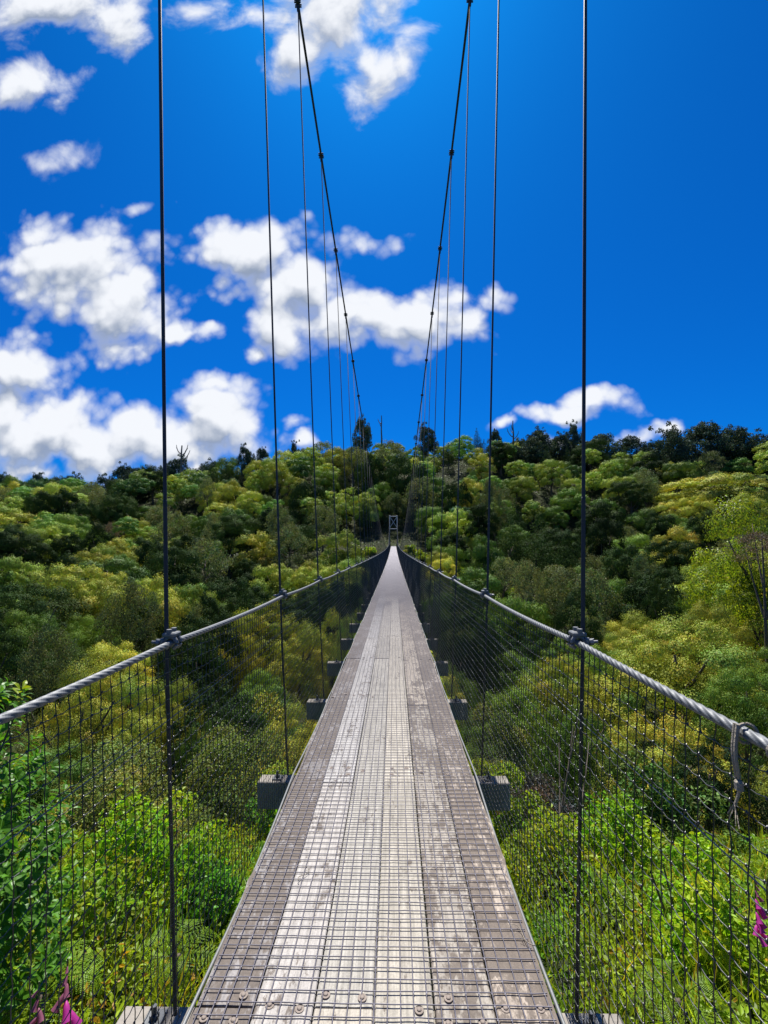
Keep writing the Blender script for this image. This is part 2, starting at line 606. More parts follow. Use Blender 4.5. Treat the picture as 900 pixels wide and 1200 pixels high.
def build_ground():
    xs = np.concatenate([np.linspace(-420, -40, 96), np.linspace(-39, 39, 157)[0:], np.linspace(40, 420, 96)])
    ys = np.concatenate([np.linspace(-60, -13, 12), np.linspace(-12, 18, 76), np.linspace(19, 130, 112), np.linspace(132, 420, 90), np.linspace(450, 1600, 24)])
    X, Y = np.meshgrid(xs, ys)
    Z = ground_z(X, Y)
    Z = np.maximum(Z, -30)
    nx, ny = len(xs), len(ys)
    V = np.stack([X, Y, Z], -1).reshape(-1, 3)
    i = (np.arange(ny - 1)[:, None] * nx + np.arange(nx - 1)[None, :])
    Q = np.stack([i, i + 1, i + nx + 1, i + nx], -1).reshape(-1, 4)
    mb = MB()
    mb.add(V, Q)
    mb.build('hillside', M['ground'], smooth=True, kind='structure')


build_ground()

# ------------------------------------------------------------------ the bridge
Y_END = 117.0
Y_START = -1.45
SPACE, Y_OFF = 1.785, 0.005
DECK_HALF = 0.655


def deck_z(y):
    y = np.asarray(y, float)
    return -0.0085 * y + 0.0001932 * y * y


def rail_z(y):
    return deck_z(y) + 1.30


def cable_z(y):
    return 1.65 - 0.25 + 0.0024 * (np.asarray(y, float) - 60.0) ** 2


def hang_x(z, y):
    """lateral place of a hanger at height z"""
    h = z - deck_z(y)
    return 0.713 + 0.054 * np.minimum(h, 1.3) + 0.041 * np.maximum(h - 1.3, 0)


bridge = empty('suspension_bridge', (0, 0, 0), label='narrow timber and wire suspension footbridge running across the gully to the far bank', cat='footbridge')


def rows(mb, y, wdt):
    return y


def build_deck():
    mb = MB()
    w = 2 * DECK_HALF / 6
    tones = [(0.30, 0.27, 0.25), (0.47, 0.45, 0.425), (0.43, 0.40, 0.345), (0.44, 0.41, 0.35), (0.42, 0.37, 0.305), (0.37, 0.315, 0.26)]
    L = SPACE * 3
    for r in range(6):
        off = [0.0, 1.63, 0.0, 1.63, 3.26, 1.63][r]
        y = Y_OFF + SPACE - L * 2 + off + (-0.02 if r in (1, ) else 0)
        while y < Y_END:
            y0, y1 = max(y, Y_START), min(y + L, Y_END)
            y += L
            if y1 <= y0:
                continue
            gap = 0.004 if r != 1 else 0.007
            k = 1 + random.uniform(-0.14, 0.12)
            hue = random.uniform(-0.02, 0.02)
            base = np.array(tones[r]) * k + np.array([hue, 0, -hue]) * 0.6
            n = max(2, int((y1 - y0) / 0.16) + 1)
            yy = np.linspace(y0 + gap, y1 - gap, n)
            dx = random.uniform(-0.002, 0.002)
            xa = -DECK_HALF + r * w + 0.0035 + dx
            xb = xa + w - 0.007
            zt = deck_z(yy) + random.uniform(-0.002, 0.002)
            b = 0.004
            prof = [(xa, -0.05), (xa, -b), (xa + b, 0), (xb - b, 0), (xb, -b), (xb, -0.05)]
            V = np.array([[(px, yv, zv + pz) for (px, pz) in prof] for yv, zv in zip(yy, zt)])
            if r in (0, 5):   # ragged outer edge
                c0 = 0 if r == 0 else 4
                wob = np.random.default_rng(int(abs(y) * 97) + r).normal(0, 0.007, n)
                V[:, c0:c0 + 2, 0] += wob[:, None]
            m = 6
            Q = []
            for a in range(n - 1):
                for c in range(m):
                    cn = (c + 1) % m
                    Q.append((a * m + c, a * m + cn, (a + 1) * m + cn, (a + 1) * m + c))
            for a in (0, n - 1):
                o = a * m
                Q.append((o, o + 1, o + 4, o + 5))
                Q.append((o + 1, o + 2, o + 3, o + 4))
            mb.add(V.reshape(-1, 3), Q, tint=base, alpha=[0.55, 0.26, 0.16, 0.18, 0.40, 0.52][r] * random.uniform(0.85, 1.1))
    deck = mb.build('deck', M['deck'], bridge)
    # washers and bolt heads where the nearest boards cross a beam
    bb = MB()
    bb.tube([(0, 0, -0.004), (0, 0, 0.0030), (0, 0, 0.0036)], [0.0165, 0.0165, 0.013], 14)
    bb.tube([(0, 0, 0.002), (0, 0, 0.0062), (0, 0, 0.0075)], [0.0095, 0.009, 0.006], 8)
    bm = bb.mesh('bolt', M['rusty'])
    g = np.random.default_rng(5)
    for k in range(1, 7):
        yk = Y_OFF + SPACE * k
        for r in range(6):
            for sx in (-0.062, 0.055):
                for sy in ((-0.045, 0.045) if (r + k) % 2 else (0.0,)):
                    if g.random() < 0.3: continue
                    x = -DECK_HALF + (r + 0.5) * w + sx + g.uniform(-.012, .012)
                    y = yk + sy + g.uniform(-.008, .008)
                    link('bolt', bm, deck, (x, y, float(deck_z(y)) + 0.001), (0, 0, g.uniform(0, 6)))
    return deck


deck = build_deck()


def build_grip():
    """welded wire mesh stapled flat on the boards"""
    mb = MB()
    pitch = 0.0485
    r = 0.0025
    xs = np.arange(-13, 14) * pitch
    yl = np.arange(Y_START, Y_END, 1.0)
    g = np.random.default_rng(3)
    for x in xs:
        yy = np.concatenate([np.arange(Y_START, 9, 0.12), np.arange(9, Y_END, 1.5)])
        P = np.stack([x + 0.0012 * np.sin(yy * 1.7 + x * 9) + np.where(yy < 9, g.normal(0, .0006, len(yy)), 0), yy, deck_z(yy) + 0.0048], -1)
        mb.tube(P, r, 4, False)
    y = Y_START
    while y < Y_END:
        if y < 9:
            xx = np.linspace(-0.64, 0.64, 28)
        else:
            xx = np.array([-0.64, 0.64])
        P = np.stack([xx, y + (g.normal(0, 0.0009, len(xx)) if y < 9 else 0 * xx), np.full(len(xx), float(deck_z(y)) + 0.0078)], -1)
        mb.tube(P, r, 4, False)
        y += pitch
    # dirt-filled weld points that round off the corners of the nearest squares
    y = Y_START
    pts = []
    while y < 4.5:
        for x in xs:
            pts.append((x, y))
        y += pitch
    pts = np.array(pts)
    s_ = 0.0062
    z = deck_z(pts[:, 1]) + 0.0070
    c = np.stack([pts[:, 0], pts[:, 1], z], -1)
    offs = np.array([(-s_, 0, 0), (0, -s_, 0), (s_, 0, 0), (0, s_, 0), (0, 0, 0.0022)])
    V = (c[:, None, :] + offs[None]).reshape(-1, 3)
    o = np.arange(len(c))[:, None] * 5
    T = np.concatenate([o + np.array(t)[None] for t in ((0, 1, 4), (1, 2, 4), (2, 3, 4), (3, 0, 4))])
    mb.add(V, None, T)
    mb.build('grip_mesh', M['grip'], deck, smooth=True)


build_grip()


def clamp_mesh():
    """wire rope grip: two saddles, U-bolt and nuts around a horizontal rope at the origin"""
    mb = MB()
    for s in (-1, 1):
        th = np.linspace(-0.35 * math.pi, 1.35 * math.pi, 15)
        P = np.stack([0.023 * np.cos(th), np.full(15, s * 0.016), 0.023 * np.sin(th)], -1)
        mb.tube(P, 0.0075, 8)
    mb.bevel_box((0.005, 0, 0.031), (0.050, 0.056, 0.016), 0.004)
    mb.bevel_box((0.030, 0, 0.0), (0.016, 0.060, 0.038), 0.004)
    for s in (-1, 1):
        mb.tube([(0.02, s * 0.017, 0.0), (0.072, s * 0.017, 0.004)], 0.006, 8)
        mb.tube([(0.041, s * 0.017, 0.001), (0.055, s * 0.017, 0.002)], 0.0115, 6)
        mb.tube([(0.006, s * 0.019, 0.036), (0.006, s * 0.019, 0.052)], 0.0105, 6)
    return mb.mesh('rail_clamp', M['galv'])


def cable_clamp_mesh():
    mb = MB()
    mb.bevel_box((0, 0, 0), (0.050, 0.085, 0.052), 0.010)
    for sy in (-1, 1):
        mb.tube([(-0.042, sy * 0.026, 0.012), (0.042, sy * 0.026, 0.012)], 0.009, 6)
        mb.tube([(-0.042, sy * 0.026, -0.018), (0.042, sy * 0.026, -0.018)], 0.009, 6)
    mb.tube([(0, 0, -0.03), (0, 0, -0.11)], [0.019, 0.011], 8)
    return mb.mesh('cable_clamp', M['hanger'])


RAIL_CLAMP, CABLE_CLAMP = clamp_mesh(), cable_clamp_mesh()


def hanger_pts(k, s):
    y = Y_OFF + SPACE * k
    zt = max(float(cable_z(y)), float(rail_z(y)) + 0.02)
    zb = float(deck_z(y)) - 0.03
    zr = float(rail_z(y))
    X = lambda z: s * (hang_x(z, y) + 0.012)
    return y, [(X(zb), y, zb), (X(zr), y, zr), (X(zt), y, zt)]


def build_hangers():
    NB = 50
    rest = MB()
    for k in range(0, 65):
        for s in (-1, 1):
            y, P = hanger_pts(k, s)
            if y > Y_END - 0.5:
                continue
            mb = MB() if k < NB else rest
            r = 0.0074
            mb.tube([P[0], P[1], P[2]], r, 8 if k < 12 else 5)
            if k < 12:       # threaded length above the rail
                n = 60 if k < 4 else 24
                d = np.linspace(0.0, 1.0, n)[:, None]
                a = np.array(P[1])
                b = a + (np.array(P[2]) - a) * min(1, 0.55 / max(0.1, P[2][2] - P[1][2]))
                pts = a + (b - a) * d
                rr = np.where(np.arange(n) % 2, 0.0090, 0.0076)
                mb.tube(pts, rr, 8)
            else:
                mb.box(P[2], (0.045, 0.08, 0.055))
                mb.box(P[1], (0.06, 0.06, 0.06))
            if k < NB:
                h = mb.build('hanger', M['hanger'], bridge, smooth=True)
                if k < 12:
                    rx = s * (hang_x(P[1][2], y) - 0.012)
                    c = link('rail_clamp', RAIL_CLAMP, h, (rx, y, P[1][2]))
                    c.rotation_euler = (0, 0, 0 if s > 0 else math.pi)
                    link('cable_clamp', CABLE_CLAMP, h, P[2])
    if rest.n:
        rest.build('hanger', M['hanger'], bridge, kind='stuff')


build_hangers()


def rail_path(s, ys):
    y = np.asarray(ys, float)
    ph = ((y - Y_OFF) / SPACE) % 1.0
    sag = 0.012 * (4 * ph * (1 - ph))
    z = rail_z(y) - sag
    x = s * (hang_x(rail_z(y), y) - 0.012)
    return np.stack([x, y, z], -1)


def build_ropes():
    for s in (-1, 1):
        mb = MB()
        # laid rope: six strands near the camera, plain further away
        ys = np.concatenate([np.arange(Y_START, 7.0, 0.006), np.arange(7.0, 24, 0.2), np.arange(24, Y_END + 0.1, 0.8)])
        P = rail_path(s, ys)
        sides = 36
        th = np.arange(sides) / sides * 2 * math.pi
        n = len(ys)
        amp = np.where(ys < 7.0, 1.0, 0.0)[:, None]
        ph = th[None, :] * 6 + ys[:, None] * (2 * math.pi / 0.034)
        rad = 0.0118 * (1 - 0.26 * amp * (1 - np.abs(np.cos(ph / 2))))
        V = np.stack([P[:, None, 0] + rad * np.cos(th)[None], np.repeat(P[:, 1:2], sides, 1), P[:, None, 2] + rad * np.sin(th)[None]], -1).reshape(-1, 3)
        i = np.arange(n - 1)[:, None] * sides
        j = np.arange(sides)[None]
        jn = (j + 1) % sides
        mb.add(V, np.stack([i + j, i + jn, i + sides + jn, i + sides + j], -1).reshape(-1, 4))
        mb.build('handrail_cable', M['galv'], bridge, smooth=True)
        # main suspension cable
        mb = MB()
        ys = np.concatenate([np.arange(Y_START, Y_END, 0.8), [Y_END]])
        z = np.maximum(cable_z(ys), rail_z(ys) + 0.04)
        x = s * (hang_x(z, ys) + 0.012)
        zt = float(z[-1])
        mb.tube(np.stack([x, ys, z], -1), 0.0165, 8)
        mb.tube([(x[-1], Y_END, zt), (x[-1] * 2.2, Y_END + 22, zt - 6.0)], 0.021, 6)
        mb.build('main_cable', M['hanger'], bridge, smooth=True)
        # galvanised cable along the foot of the net
        mb = MB()
        ys = np.concatenate([np.arange(Y_START, 12, 0.2), np.arange(12, Y_END, 1.0)])
        ph = ((ys - Y_OFF) / SPACE) % 1.0
        xf = s * (0.672 + 0.006 * np.sin(ys * 2.1))
        mb.tube(np.stack([xf, ys, deck_z(ys) - 0.012 - 0.03 * 4 * ph * (1 - ph)], -1), 0.0075, 8)
        mb.build('edge_cable', M['galv'], bridge, smooth=True)
        # one straight tension wire laced through the upper net
        mb = MB()
        z = rail_z(ys) - 0.27 - 0.010 * np.sin(ys * 1.1)
        mb.tube(np.stack([s * (hang_x(z, ys) - 0.004), ys, z], -1), 0.0016, 6)
        mb.build('tension_wire', M['galv'], bridge, smooth=True)


build_ropes()


def build_net(s):
    """knotted stock netting between handrail and deck edge"""
    g = np.random.default_rng(11 if s < 0 else 12)
    mb = MB()
    pitch = 0.046
    NH = 28
    fr = (np.arange(NH) / (NH - 1)) ** 1.0        # bottom to top

    def pos(y, f, bulge=0.0):
        zr = rail_z(y) - 0.012 * (4 * (((y - Y_OFF) / SPACE) % 1.0) * (1 - ((y - Y_OFF) / SPACE) % 1.0))
        zb = deck_z(y) - 0.02
        z = zb + (zr - zb) * f
        x = s * (hang_x(z, y) - 0.012 + 0.010 * np.sin(math.pi * f) * np.sin(y * 1.3 + f * 4))
        return np.stack([x, y, z], -1)

    ys = np.arange(Y_START, Y_END, pitch)
    near = ys < 8.0
    # verticals, crimped at every knot near the camera
    jit = g.normal(0, 0.0018, (len(ys), NH))
    for i, y in enumerate(ys):
        if near[i]:
            f = np.sort(np.concatenate([fr, (fr[1:] + fr[:-1]) / 2]))
            yy = np.full(len(f), y) + 0.006 * np.sin(i * 0.7)
            yy[::2] += jit[i]
            yy[1::2] += 0.5 * (jit[i][1:] + jit[i][:-1]) + 0.0022 * ((np.arange(NH - 1) % 2) * 2 - 1)
            mb.tube(pos(yy, f), 0.0017, 4, False)
            # from the top strand the wire is laced to the handrail
        else:
            f = np.array([0, 0.5, 1.0]) if y < 25 else np.array([0, 1.0])
            mb.tube(pos(np.full(len(f), y), f), 0.0015, 3, False)
    # horizontals
    yn = ys[near]
    for j in range(NH):
        m_ = (yn[1:] + yn[:-1]) / 2
        yy = np.sort(np.concatenate([yn, m_]))
        f = np.full(len(yy), fr[j])
        f[1::2] -= 0.002 + 0.002 * g.random(len(m_))
        f += np.interp(yy, yn, g.normal(0, 0.0013, len(yn)))
        f = np.clip(f, 0, 1)
        if j < NH - 1:
            mb.tube(pos(yy, f), 0.00135, 4, False)
        y2 = np.concatenate([[yn[-1]], np.arange(8.2, Y_END, 0.8)])
        if j < NH - 1:
            mb.tube(pos(y2, np.full(len(y2), fr[j])), 0.0015, 3, False)
    # knots
    yk = ys[ys < 4.5]
    jj = jit[:len(yk)]
    Yk = np.repeat(yk[:, None], NH - 1, 1) + jj[:, :NH - 1]
    Fk = np.repeat(fr[None, :NH - 1], len(yk), 0)
    C = pos(Yk.ravel(), Fk.ravel())
    r = 0.0036
    offs = np.array([(r, 0, 0), (0, r, 0), (-r, 0, 0), (0, -r, 0), (0, 0, r * 1.5), (0, 0, -r * 1.5)])
    V = (C[:, None, :] + offs[None]).reshape(-1, 3)
    o = np.arange(len(C))[:, None] * 6
    T = np.concatenate([o + np.array(t)[None] for t in ((0, 1, 4), (1, 2, 4), (2, 3, 4), (3, 0, 4), (1, 0, 5), (2, 1, 5), (3, 2, 5), (0, 3, 5))])
    mb.add(V, None, T)
    mb.build('safety_net', M['net'], bridge, smooth=True)


build_net(-1)
build_net(1)


def build_beams():
    for k in range(0, 65):
        y = Y_OFF + SPACE * k
        if y > Y_END - 0.4:
            continue
        z = float(deck_z(y)) - 0.052
        hl = 0.93 + random.uniform(-0.02, 0.02)
        hr = 0.90 + random.uniform(-0.02, 0.02)
        mb = MB()
        t = random.uniform(0.8, 1.15)
        mb.bevel_box(((hr - hl) / 2, y, z - 0.0975), (hl + hr, 0.115, 0.195), 0.006, tint=(t, t, t))
        o = mb.build('crossbeam', M['beam'], bridge)
        if k < 14:
            for s in (-1, 1):
                b = MB()
                bx = s * (0.775 if s > 0 else 0.80)
                b.bevel_box((bx, y, z + 0.005), (0.07, 0.07, 0.009), 0.002)
                b.tube([(bx, y, z + 0.005), (bx, y, z + 0.024)], 0.017, 6)
                b.tube([(bx, y, z + 0.020), (bx, y, z + 0.052)], 0.0085, 8)
                b.build('anchor_bolt', M['galv_dark'], o)


build_beams()


def build_tower():
    t = bpy.data.objects.new('tower', None)
    COL.objects.link(t)
    t.parent = bridge
    zt = float(cable_z(Y_END)) + 0.15
    zb = float(deck_z(Y_END))
    y = Y_END + 0.2
    xt = hang_x(zt, Y_END) * 0.86
    xb = 1.05
    for s in (-1, 1):
        mb = MB()
        P = np.array([(s * xb, y, zb - 1.2), (s * xb, y, zb), (s * xt, y, zt)])
        for a, b in ((0, 1), (1, 2)):
            mb.tube([P[a], P[b]], 0.11, 8)
        mb.bevel_box((s * xt, y, zt + 0.05), (0.34, 0.34, 0.14), 0.03)
        mb.build('leg', M['tower'], t)
    for s in (-1, 1):
        mb = MB()
        mb.tube([(s * xb * 0.95, y, zb + 4.6), (-s * xt * 0.95, y, zt - 0.3)], 0.07, 6)
        mb.build('brace', M['tower'], t)
    for z in (zt - 0.12, zb + 4.4):
        mb = MB()
        mb.bevel_box((0, y, z), (2 * xb - 0.2, 0.14, 0.16), 0.02)
        mb.build('crossbar', M['tower'], t)
    mb = MB()
    mb.bevel_box((0, Y_END + 1.6, zb - 0.62), (3.2, 3.0, 1.2), 0.04)
    mb.build('landing', M['concrete'], bridge)


build_tower()


def build_tie():
    """frayed cord looped over the right handrail"""
    mb = MB()
    s, y = 1, 0.945
    p = rail_path(1, [y])[0]
    th = np.linspace(0, 2 * math.pi * 1.0, 22)
    P = np.stack([p[0] + 0.019 * np.cos(th), y + 0.006 * th / 6, p[2] + 0.019 * np.sin(th)], -1)
    mb.tube(P, 0.0035, 6)
    for dy, ln in ((0.0, 0.15), (0.007, 0.11)):
        zz = np.linspace(0.017, -ln, 14)
        Q = np.stack([p[0] - 0.019 + 0.006 * np.sin(zz * 40), y + dy + 0.008 * np.sin(zz * 25) - (zz - .017) * 0.12, p[2] + zz], -1)
        mb.tube(Q, np.linspace(0.0040, 0.0028, 14), 6)
    P = np.stack([p[0] + 0.019 * np.cos(th), y - 0.085 + 0.02 * th / 6, p[2] + 0.019 * np.sin(th)], -1)
    mb.tube(P, 0.0042, 6)
    c = Vector((p[0] - 0.018, y + 0.006, p[2] - 0.10))
    mb.bevel_box(c, (0.014, 0.016, 0.022), 0.004)
    for k in range(10):
        a = Vector((p[0] - 0.019, y + 0.02, p[2] - 0.14))
        e = a + Vector((random.uniform(-.012, .012), random.uniform(-.02, .02), -random.uniform(.01, .04)))
        mb.tube([a, (a + e) / 2 + Vector((0.003, 0.003, 0)), e], 0.0009, 3)
    mb.build('cord_tie', M['rope'], label='frayed beige cord tied around the right handrail cable near the photo edge', cat='cord')


build_tie()

# ------------------------------------------------------------------ foliage generators


def unit(v):
    return v / (np.linalg.norm(v, axis=-1, keepdims=True) + 1e-9)


def cards(mb, p, n, L, W, tint, g, along=None, bend=0.0):
    """one leaf-shaped quad per row of p, facing n"""
    N = len(p)
    t = unit(np.cross(n, g.normal(size=(N, 3)))) if along is None else unit(along)
    b = unit(np.cross(n, t))
    L = np.broadcast_to(L, (N,))[:, None]
    W = np.broadcast_to(W, (N,))[:, None]
    a = p - t * L * 0.5
    c = p + t * L * 0.5 - n * L * bend
    m = p + t * L * 0.06
    V = np.stack([a, m + b * W * 0.5, c, m - b * W * 0.5], 1).reshape(-1, 3)
    Q = np.arange(N)[:, None] * 4 + np.arange(4)[None]
    mb.add(V, Q, tint=np.repeat(tint, 4, 0))


def leaves6(mb, p, n, L, W, tint, g, bend=0.12):
    """pointed oval leaves folded along the midrib"""
    N = len(p)
    t = unit(np.cross(n, g.normal(size=(N, 3))))
    b = unit(np.cross(n, t))
    L = np.broadcast_to(L, (N,))[:, None]
    W = np.broadcast_to(W, (N,))[:, None]
    up = n * W * 0.16
    dn = n * L * bend
    V = np.stack([p - t * L * .5, p - t * L * .16 + b * W * .46 + up, p + t * L * .2 + b * W * .36 + up - dn * .3, p + t * L * .5 - dn,
                  p + t * L * .2 - b * W * .36 + up - dn * .3, p - t * L * .16 - b * W * .46 + up], 1).reshape(-1, 3)
    o = np.arange(N)[:, None] * 6
    Q = np.concatenate([o + np.array([0, 1, 2, 3])[None], o + np.array([0, 3, 4, 5])[None]])
    mb.add(V, Q, tint=np.repeat(tint, 6, 0))


def clump_leaves(mb, c, r, n, g, leaf, base, jit=0.55, zmin=-0.35, flat=0.8, var=0.22, axis=None):
    d = unit(g.normal(size=(int(n * 3.2), 3)))
    if axis is None:
        d = d[d[:, 2] > zmin][:n]
    else:
        d = d[d @ axis > zmin][:n]
    n = len(d)
    rr = r * (1.0 - 0.35 * g.random(n) ** 2) * (1 + 0.10 * g.normal(size=n))
    # lumpy surface
    lum = 1 + 0.15 * np.sin(d[:, 0] * 7 + c[0] * 9) * np.cos(d[:, 1] * 8 + c[1] * 5) + 0.09 * np.sin(d[:, 2] * 13 + c[2] * 11)
    p = np.array(c) + d * (rr * lum)[:, None] * np.array([1, 1, flat])
    nn = unit(d + jit * g.normal(size=(n, 3)))
    sz = leaf * (0.65 + 0.7 * g.random(n))
    tint = base[None, :] * (1 + var * g.normal(size=(n, 1)))
    tint = np.clip(tint * (1 + 0.10 * g.normal(size=(n, 3))), 0.2, 2.2)
    (leaves6 if LEAFY else cards)(mb, p, nn, sz, sz * 0.72, tint, g)


LEAFY = False


def clump_tint(g, warm=0.2):
    b = 0.86 + 0.34 * g.random()
    w = g.normal() * warm
    t = np.array([b * (1 + w), b * (1 + 0.3 * w), b * (1 - 0.3 * w)])
    if g.random() < 0.07 * (warm > 0.12):      # flowering or dying clump
        t = t * np.array([1.22, 1.08, 1.5])
    return np.clip(t, 0.3, 2)


def dome_crown(seed, n=22000, leaf=0.042, nc=62, gaps=0.10, flat=0.85, warm=0.13, small=1.0):
    g = np.random.default_rng(seed)
    mb = MB()
    lop = g.normal(size=3) * 0.10
    lobes = [(g.uniform(0, 6.28), g.uniform(0.15, 0.6), g.uniform(0.75, 1.1)) for _ in range(6)]
    cs = []
    tries = 0
    while len(cs) < nc and tries < 4000:
        tries += 1
        d = unit(g.normal(size=3))
        if d[2] < -0.72:
            continue
        k = 0.80
        for (a, h, sc) in lobes:
            ld = np.array([math.cos(a) * math.cos(h), math.sin(a) * math.cos(h), math.sin(h)])
            k += 0.16 * (sc - 0.85) * 4 * max(0, d @ ld) ** 4
        k *= (0.82 + 0.26 * g.random())
        c = d * k * np.array([1, 1, 0.92]) + lop * max(0, d[2])
        r = g.uniform(0.16, 0.46) * small
        if any(np.linalg.norm(c - c2) < 0.86 * (r + r2) for c2, r2 in cs):
            continue
        if g.random() < gaps and d[2] < 0.6:
            continue
        cs.append((c, r))
    tot = sum(r * r for _, r in cs)
    for c, r in cs:
        tn = clump_tint(g, warm)
        clump_leaves(mb, c, r * 1.08, int(0.88 * n * r * r / tot), g, leaf, tn, flat=flat, jit=0.20, zmin=-0.05, var=0.10, axis=unit(unit(c) * 0.6 + np.array([0, 0, 0.75])))
    # inner foliage, so that gaps open on leaves rather than on sky
    m = int(0.12 * n)
    d = unit(g.normal(size=(m, 3)))
    d[:, 2] = np.abs(d[:, 2]) - 0.2
    p = d * (0.25 + 0.30 * g.random((m, 1)))
    cards(mb, p, unit(d + 0.8 * g.normal(size=(m, 3))), leaf * 1.7, leaf * 1.3, np.full((m, 3), 0.8), g)
    return mb


def cone_crown(seed, n=9000, leaf=0.05, top=2.4, droop=0.3, fat=1.0, warm=0.1):
    g = np.random.default_rng(seed)
    mb = MB()
    levels = 17
    spec = []
    for i in range(levels):
        f = i / (levels - 1)
        z = -0.3 + f * top
        R = fat * (0.92 * (1 - f) ** 0.75 + 0.05) * (0.85 + 0.25 * g.random())
        m = max(2, int(9 * (1 - f) + 2))
        for q in range(m):
            a = q / m * 6.283 + g.random() * 0.9 + i * 1.7
            rr = R * (0.62 + 0.42 * g.random())
            c = np.array([math.cos(a) * rr, math.sin(a) * rr, z - droop * rr * 0.5 + g.normal() * 0.05])
            spec.append((c, (0.13 + 0.17 * (1 - f)) * (0.8 + 0.45 * g.random())))
        spec.append((np.array([0, 0, z]), 0.12 + 0.16 * (1 - f)))
    tot = sum(r * r for _, r in spec)
    for c, r in spec:
        clump_leaves(mb, c, r, int(n * r * r / tot), g, leaf, clump_tint(g, warm), jit=0.7, zmin=-0.6, flat=0.85)
    return mb


def feather_crown(seed, n=9500, leaf=0.042, warm=0.15, tall=1.5):
    g = np.random.default_rng(seed)
    mb = MB()
    spec = []
    for i in range(90):
        f = g.random() ** 0.8
        a = g.uniform(0, 6.283)
        R = (math.sin(math.pi * min(1, 0.18 + 0.80 * f)) ** 0.7) * (0.55 + 0.5 * g.random())
        spec.append((np.array([math.cos(a) * R, math.sin(a) * R, -0.3 + f * tall + g.normal() * 0.06]), g.uniform(0.11, 0.21)))
    tot = sum(r * r for _, r in spec)
    for c, r in spec:
        clump_leaves(mb, c, r, int(n * r * r / tot), g, leaf, clump_tint(g, warm), jit=0.9, zmin=-0.5, flat=1.1, var=0.3)
    return mb


def emergent_crown(seed, n=15000, leaf=0.06):
    g = np.random.default_rng(seed)
    mb = MB()
    spec = []
    for i in range(70):
        f = g.random()
        a = g.uniform(0, 6.283)
        R = (0.25 + 0.75 * math.sin(math.pi * min(1, 0.15 + 0.75 * f))) * g.uniform(0.2, 1.05)
        spec.append((np.array([math.cos(a) * R, math.sin(a) * R, -0.2 + 1.55 * f]), g.uniform(0.14, 0.27)))
    for i in range(5):        # ragged shoots above the crown
        a = g.uniform(0, 6.283)
        R = g.uniform(0, 0.6)
        spec.append((np.array([math.cos(a) * R, math.sin(a) * R, 1.35 + 0.35 * g.random()]), g.uniform(0.07, 0.12)))
    tot = sum(r * r for _, r in spec)
    for c, r in spec:
        clump_leaves(mb, c, r, int(n * r * r / tot), g, leaf, clump_tint(g, 0.1), jit=0.8, zmin=-0.6, flat=0.95, var=0.28)
    return mb


def trunk_mesh(seed, limbs=5, h=1.0, mat='bark', lean=0.06):
    g = np.random.default_rng(seed)
    mb = MB()
    z = np.linspace(-0.12, h, 9)
    x = lean * np.sin(z * 3 + g.random() * 6)
    y = lean * np.cos(z * 2.3 + g.random() * 6)
    mb.tube(np.stack([x, y, z], -1), 0.042 * (1 - 0.75 * np.clip(z, 0, 1) / h) + 0.03 * np.exp(-np.clip(z, 0, 1) * 14), 8)
    for i in range(limbs):
        f = 0.45 + 0.45 * g.random()
        k = int(f * 8)
        a = g.uniform(0, 6.283)
        ln = g.uniform(0.22, 0.42)
        s_ = np.linspace(0, 1, 6)[:, None]
        p0 = np.array([x[k], y[k], z[k]])
        P = p0 + s_ * np.array([math.cos(a), math.sin(a), 0.55]) * ln + (s_ ** 2) * np.array([0, 0, 0.12])
        mb.tube(P, 0.018 * (1 - 0.8 * s_[:, 0]) + 0.003, 6)
    return mb.mesh('trunk', M[mat], True)


PROTO = {
    'olive': [dome_crown(100 + i, gaps=0.04).mesh('crown', M['leaf_olive']) for i in range(6)],
    'green': [dome_crown(130 + i, nc=64, gaps=0.12, warm=0.10).mesh('crown', M['leaf_green']) for i in range(4)],
    'dark': [dome_crown(150 + i, nc=60, gaps=0.15, warm=0.08, flat=0.85).mesh('crown', M['leaf_dark']) for i in range(4)],
    'cone': [cone_crown(170 + i, fat=0.95 + 0.1 * i, top=2.3 + .2 * i).mesh('crown', M['leaf_dark']) for i in range(3)],
    'feather': [feather_crown(190 + i).mesh('crown', M['leaf_grey']) for i in range(3)],
    'ridge': [emergent_crown(210 + i).mesh('crown', M['leaf_ridge']) for i in range(4)],
    'brown': [feather_crown(230, n=5000, tall=1.1).mesh('crown', M['leaf_brown'])],
    'lime': [dome_crown(240 + i, n=34000, leaf=0.030, nc=120, small=1.0, gaps=0.0, flat=0.95).mesh('crown', M['leaf_lime']) for i in range(2)],
    # finer leaved crowns for the trees that stand closest
    'olive_fine': [dome_crown(260 + i, n=44000, leaf=0.022, nc=110, small=0.78, gaps=0.14).mesh('crown', M['leaf_olive']) for i in range(4)],
    'green_fine': [dome_crown(280 + i, n=40000, leaf=0.022, nc=110, small=0.68, gaps=0.08).mesh('crown', M['leaf_green']) for i in range(3)],
    'dark_fine': [dome_crown(290 + i, n=22000, leaf=0.033, nc=84, small=0.8, gaps=0.15).mesh('crown', M['leaf_dark']) for i in range(2)],
    'feather_fine': [feather_crown(300 + i, n=22000, leaf=0.028).mesh('crown', M['leaf_grey']) for i in range(2)],
}
_low = [dome_crown(320 + i, n=5200, leaf=0.082, nc=60) for i in range(4)]
LOW = [(np.concatenate(m_.V), np.concatenate(m_.Q), np.concatenate(m_.C)[:, :3]) for m_ in _low]
TRUNKS = [trunk_mesh(400 + i) for i in range(4)]
CROWN_TOP = {'olive': 1.05, 'green': 1.05, 'dark': 1.05, 'cone': 2.3, 'feather': 1.35, 'ridge': 1.6, 'brown': 0.95, 'lime': 1.05}
CAT = {'cone': 'conifer', 'ridge': 'conifer'}
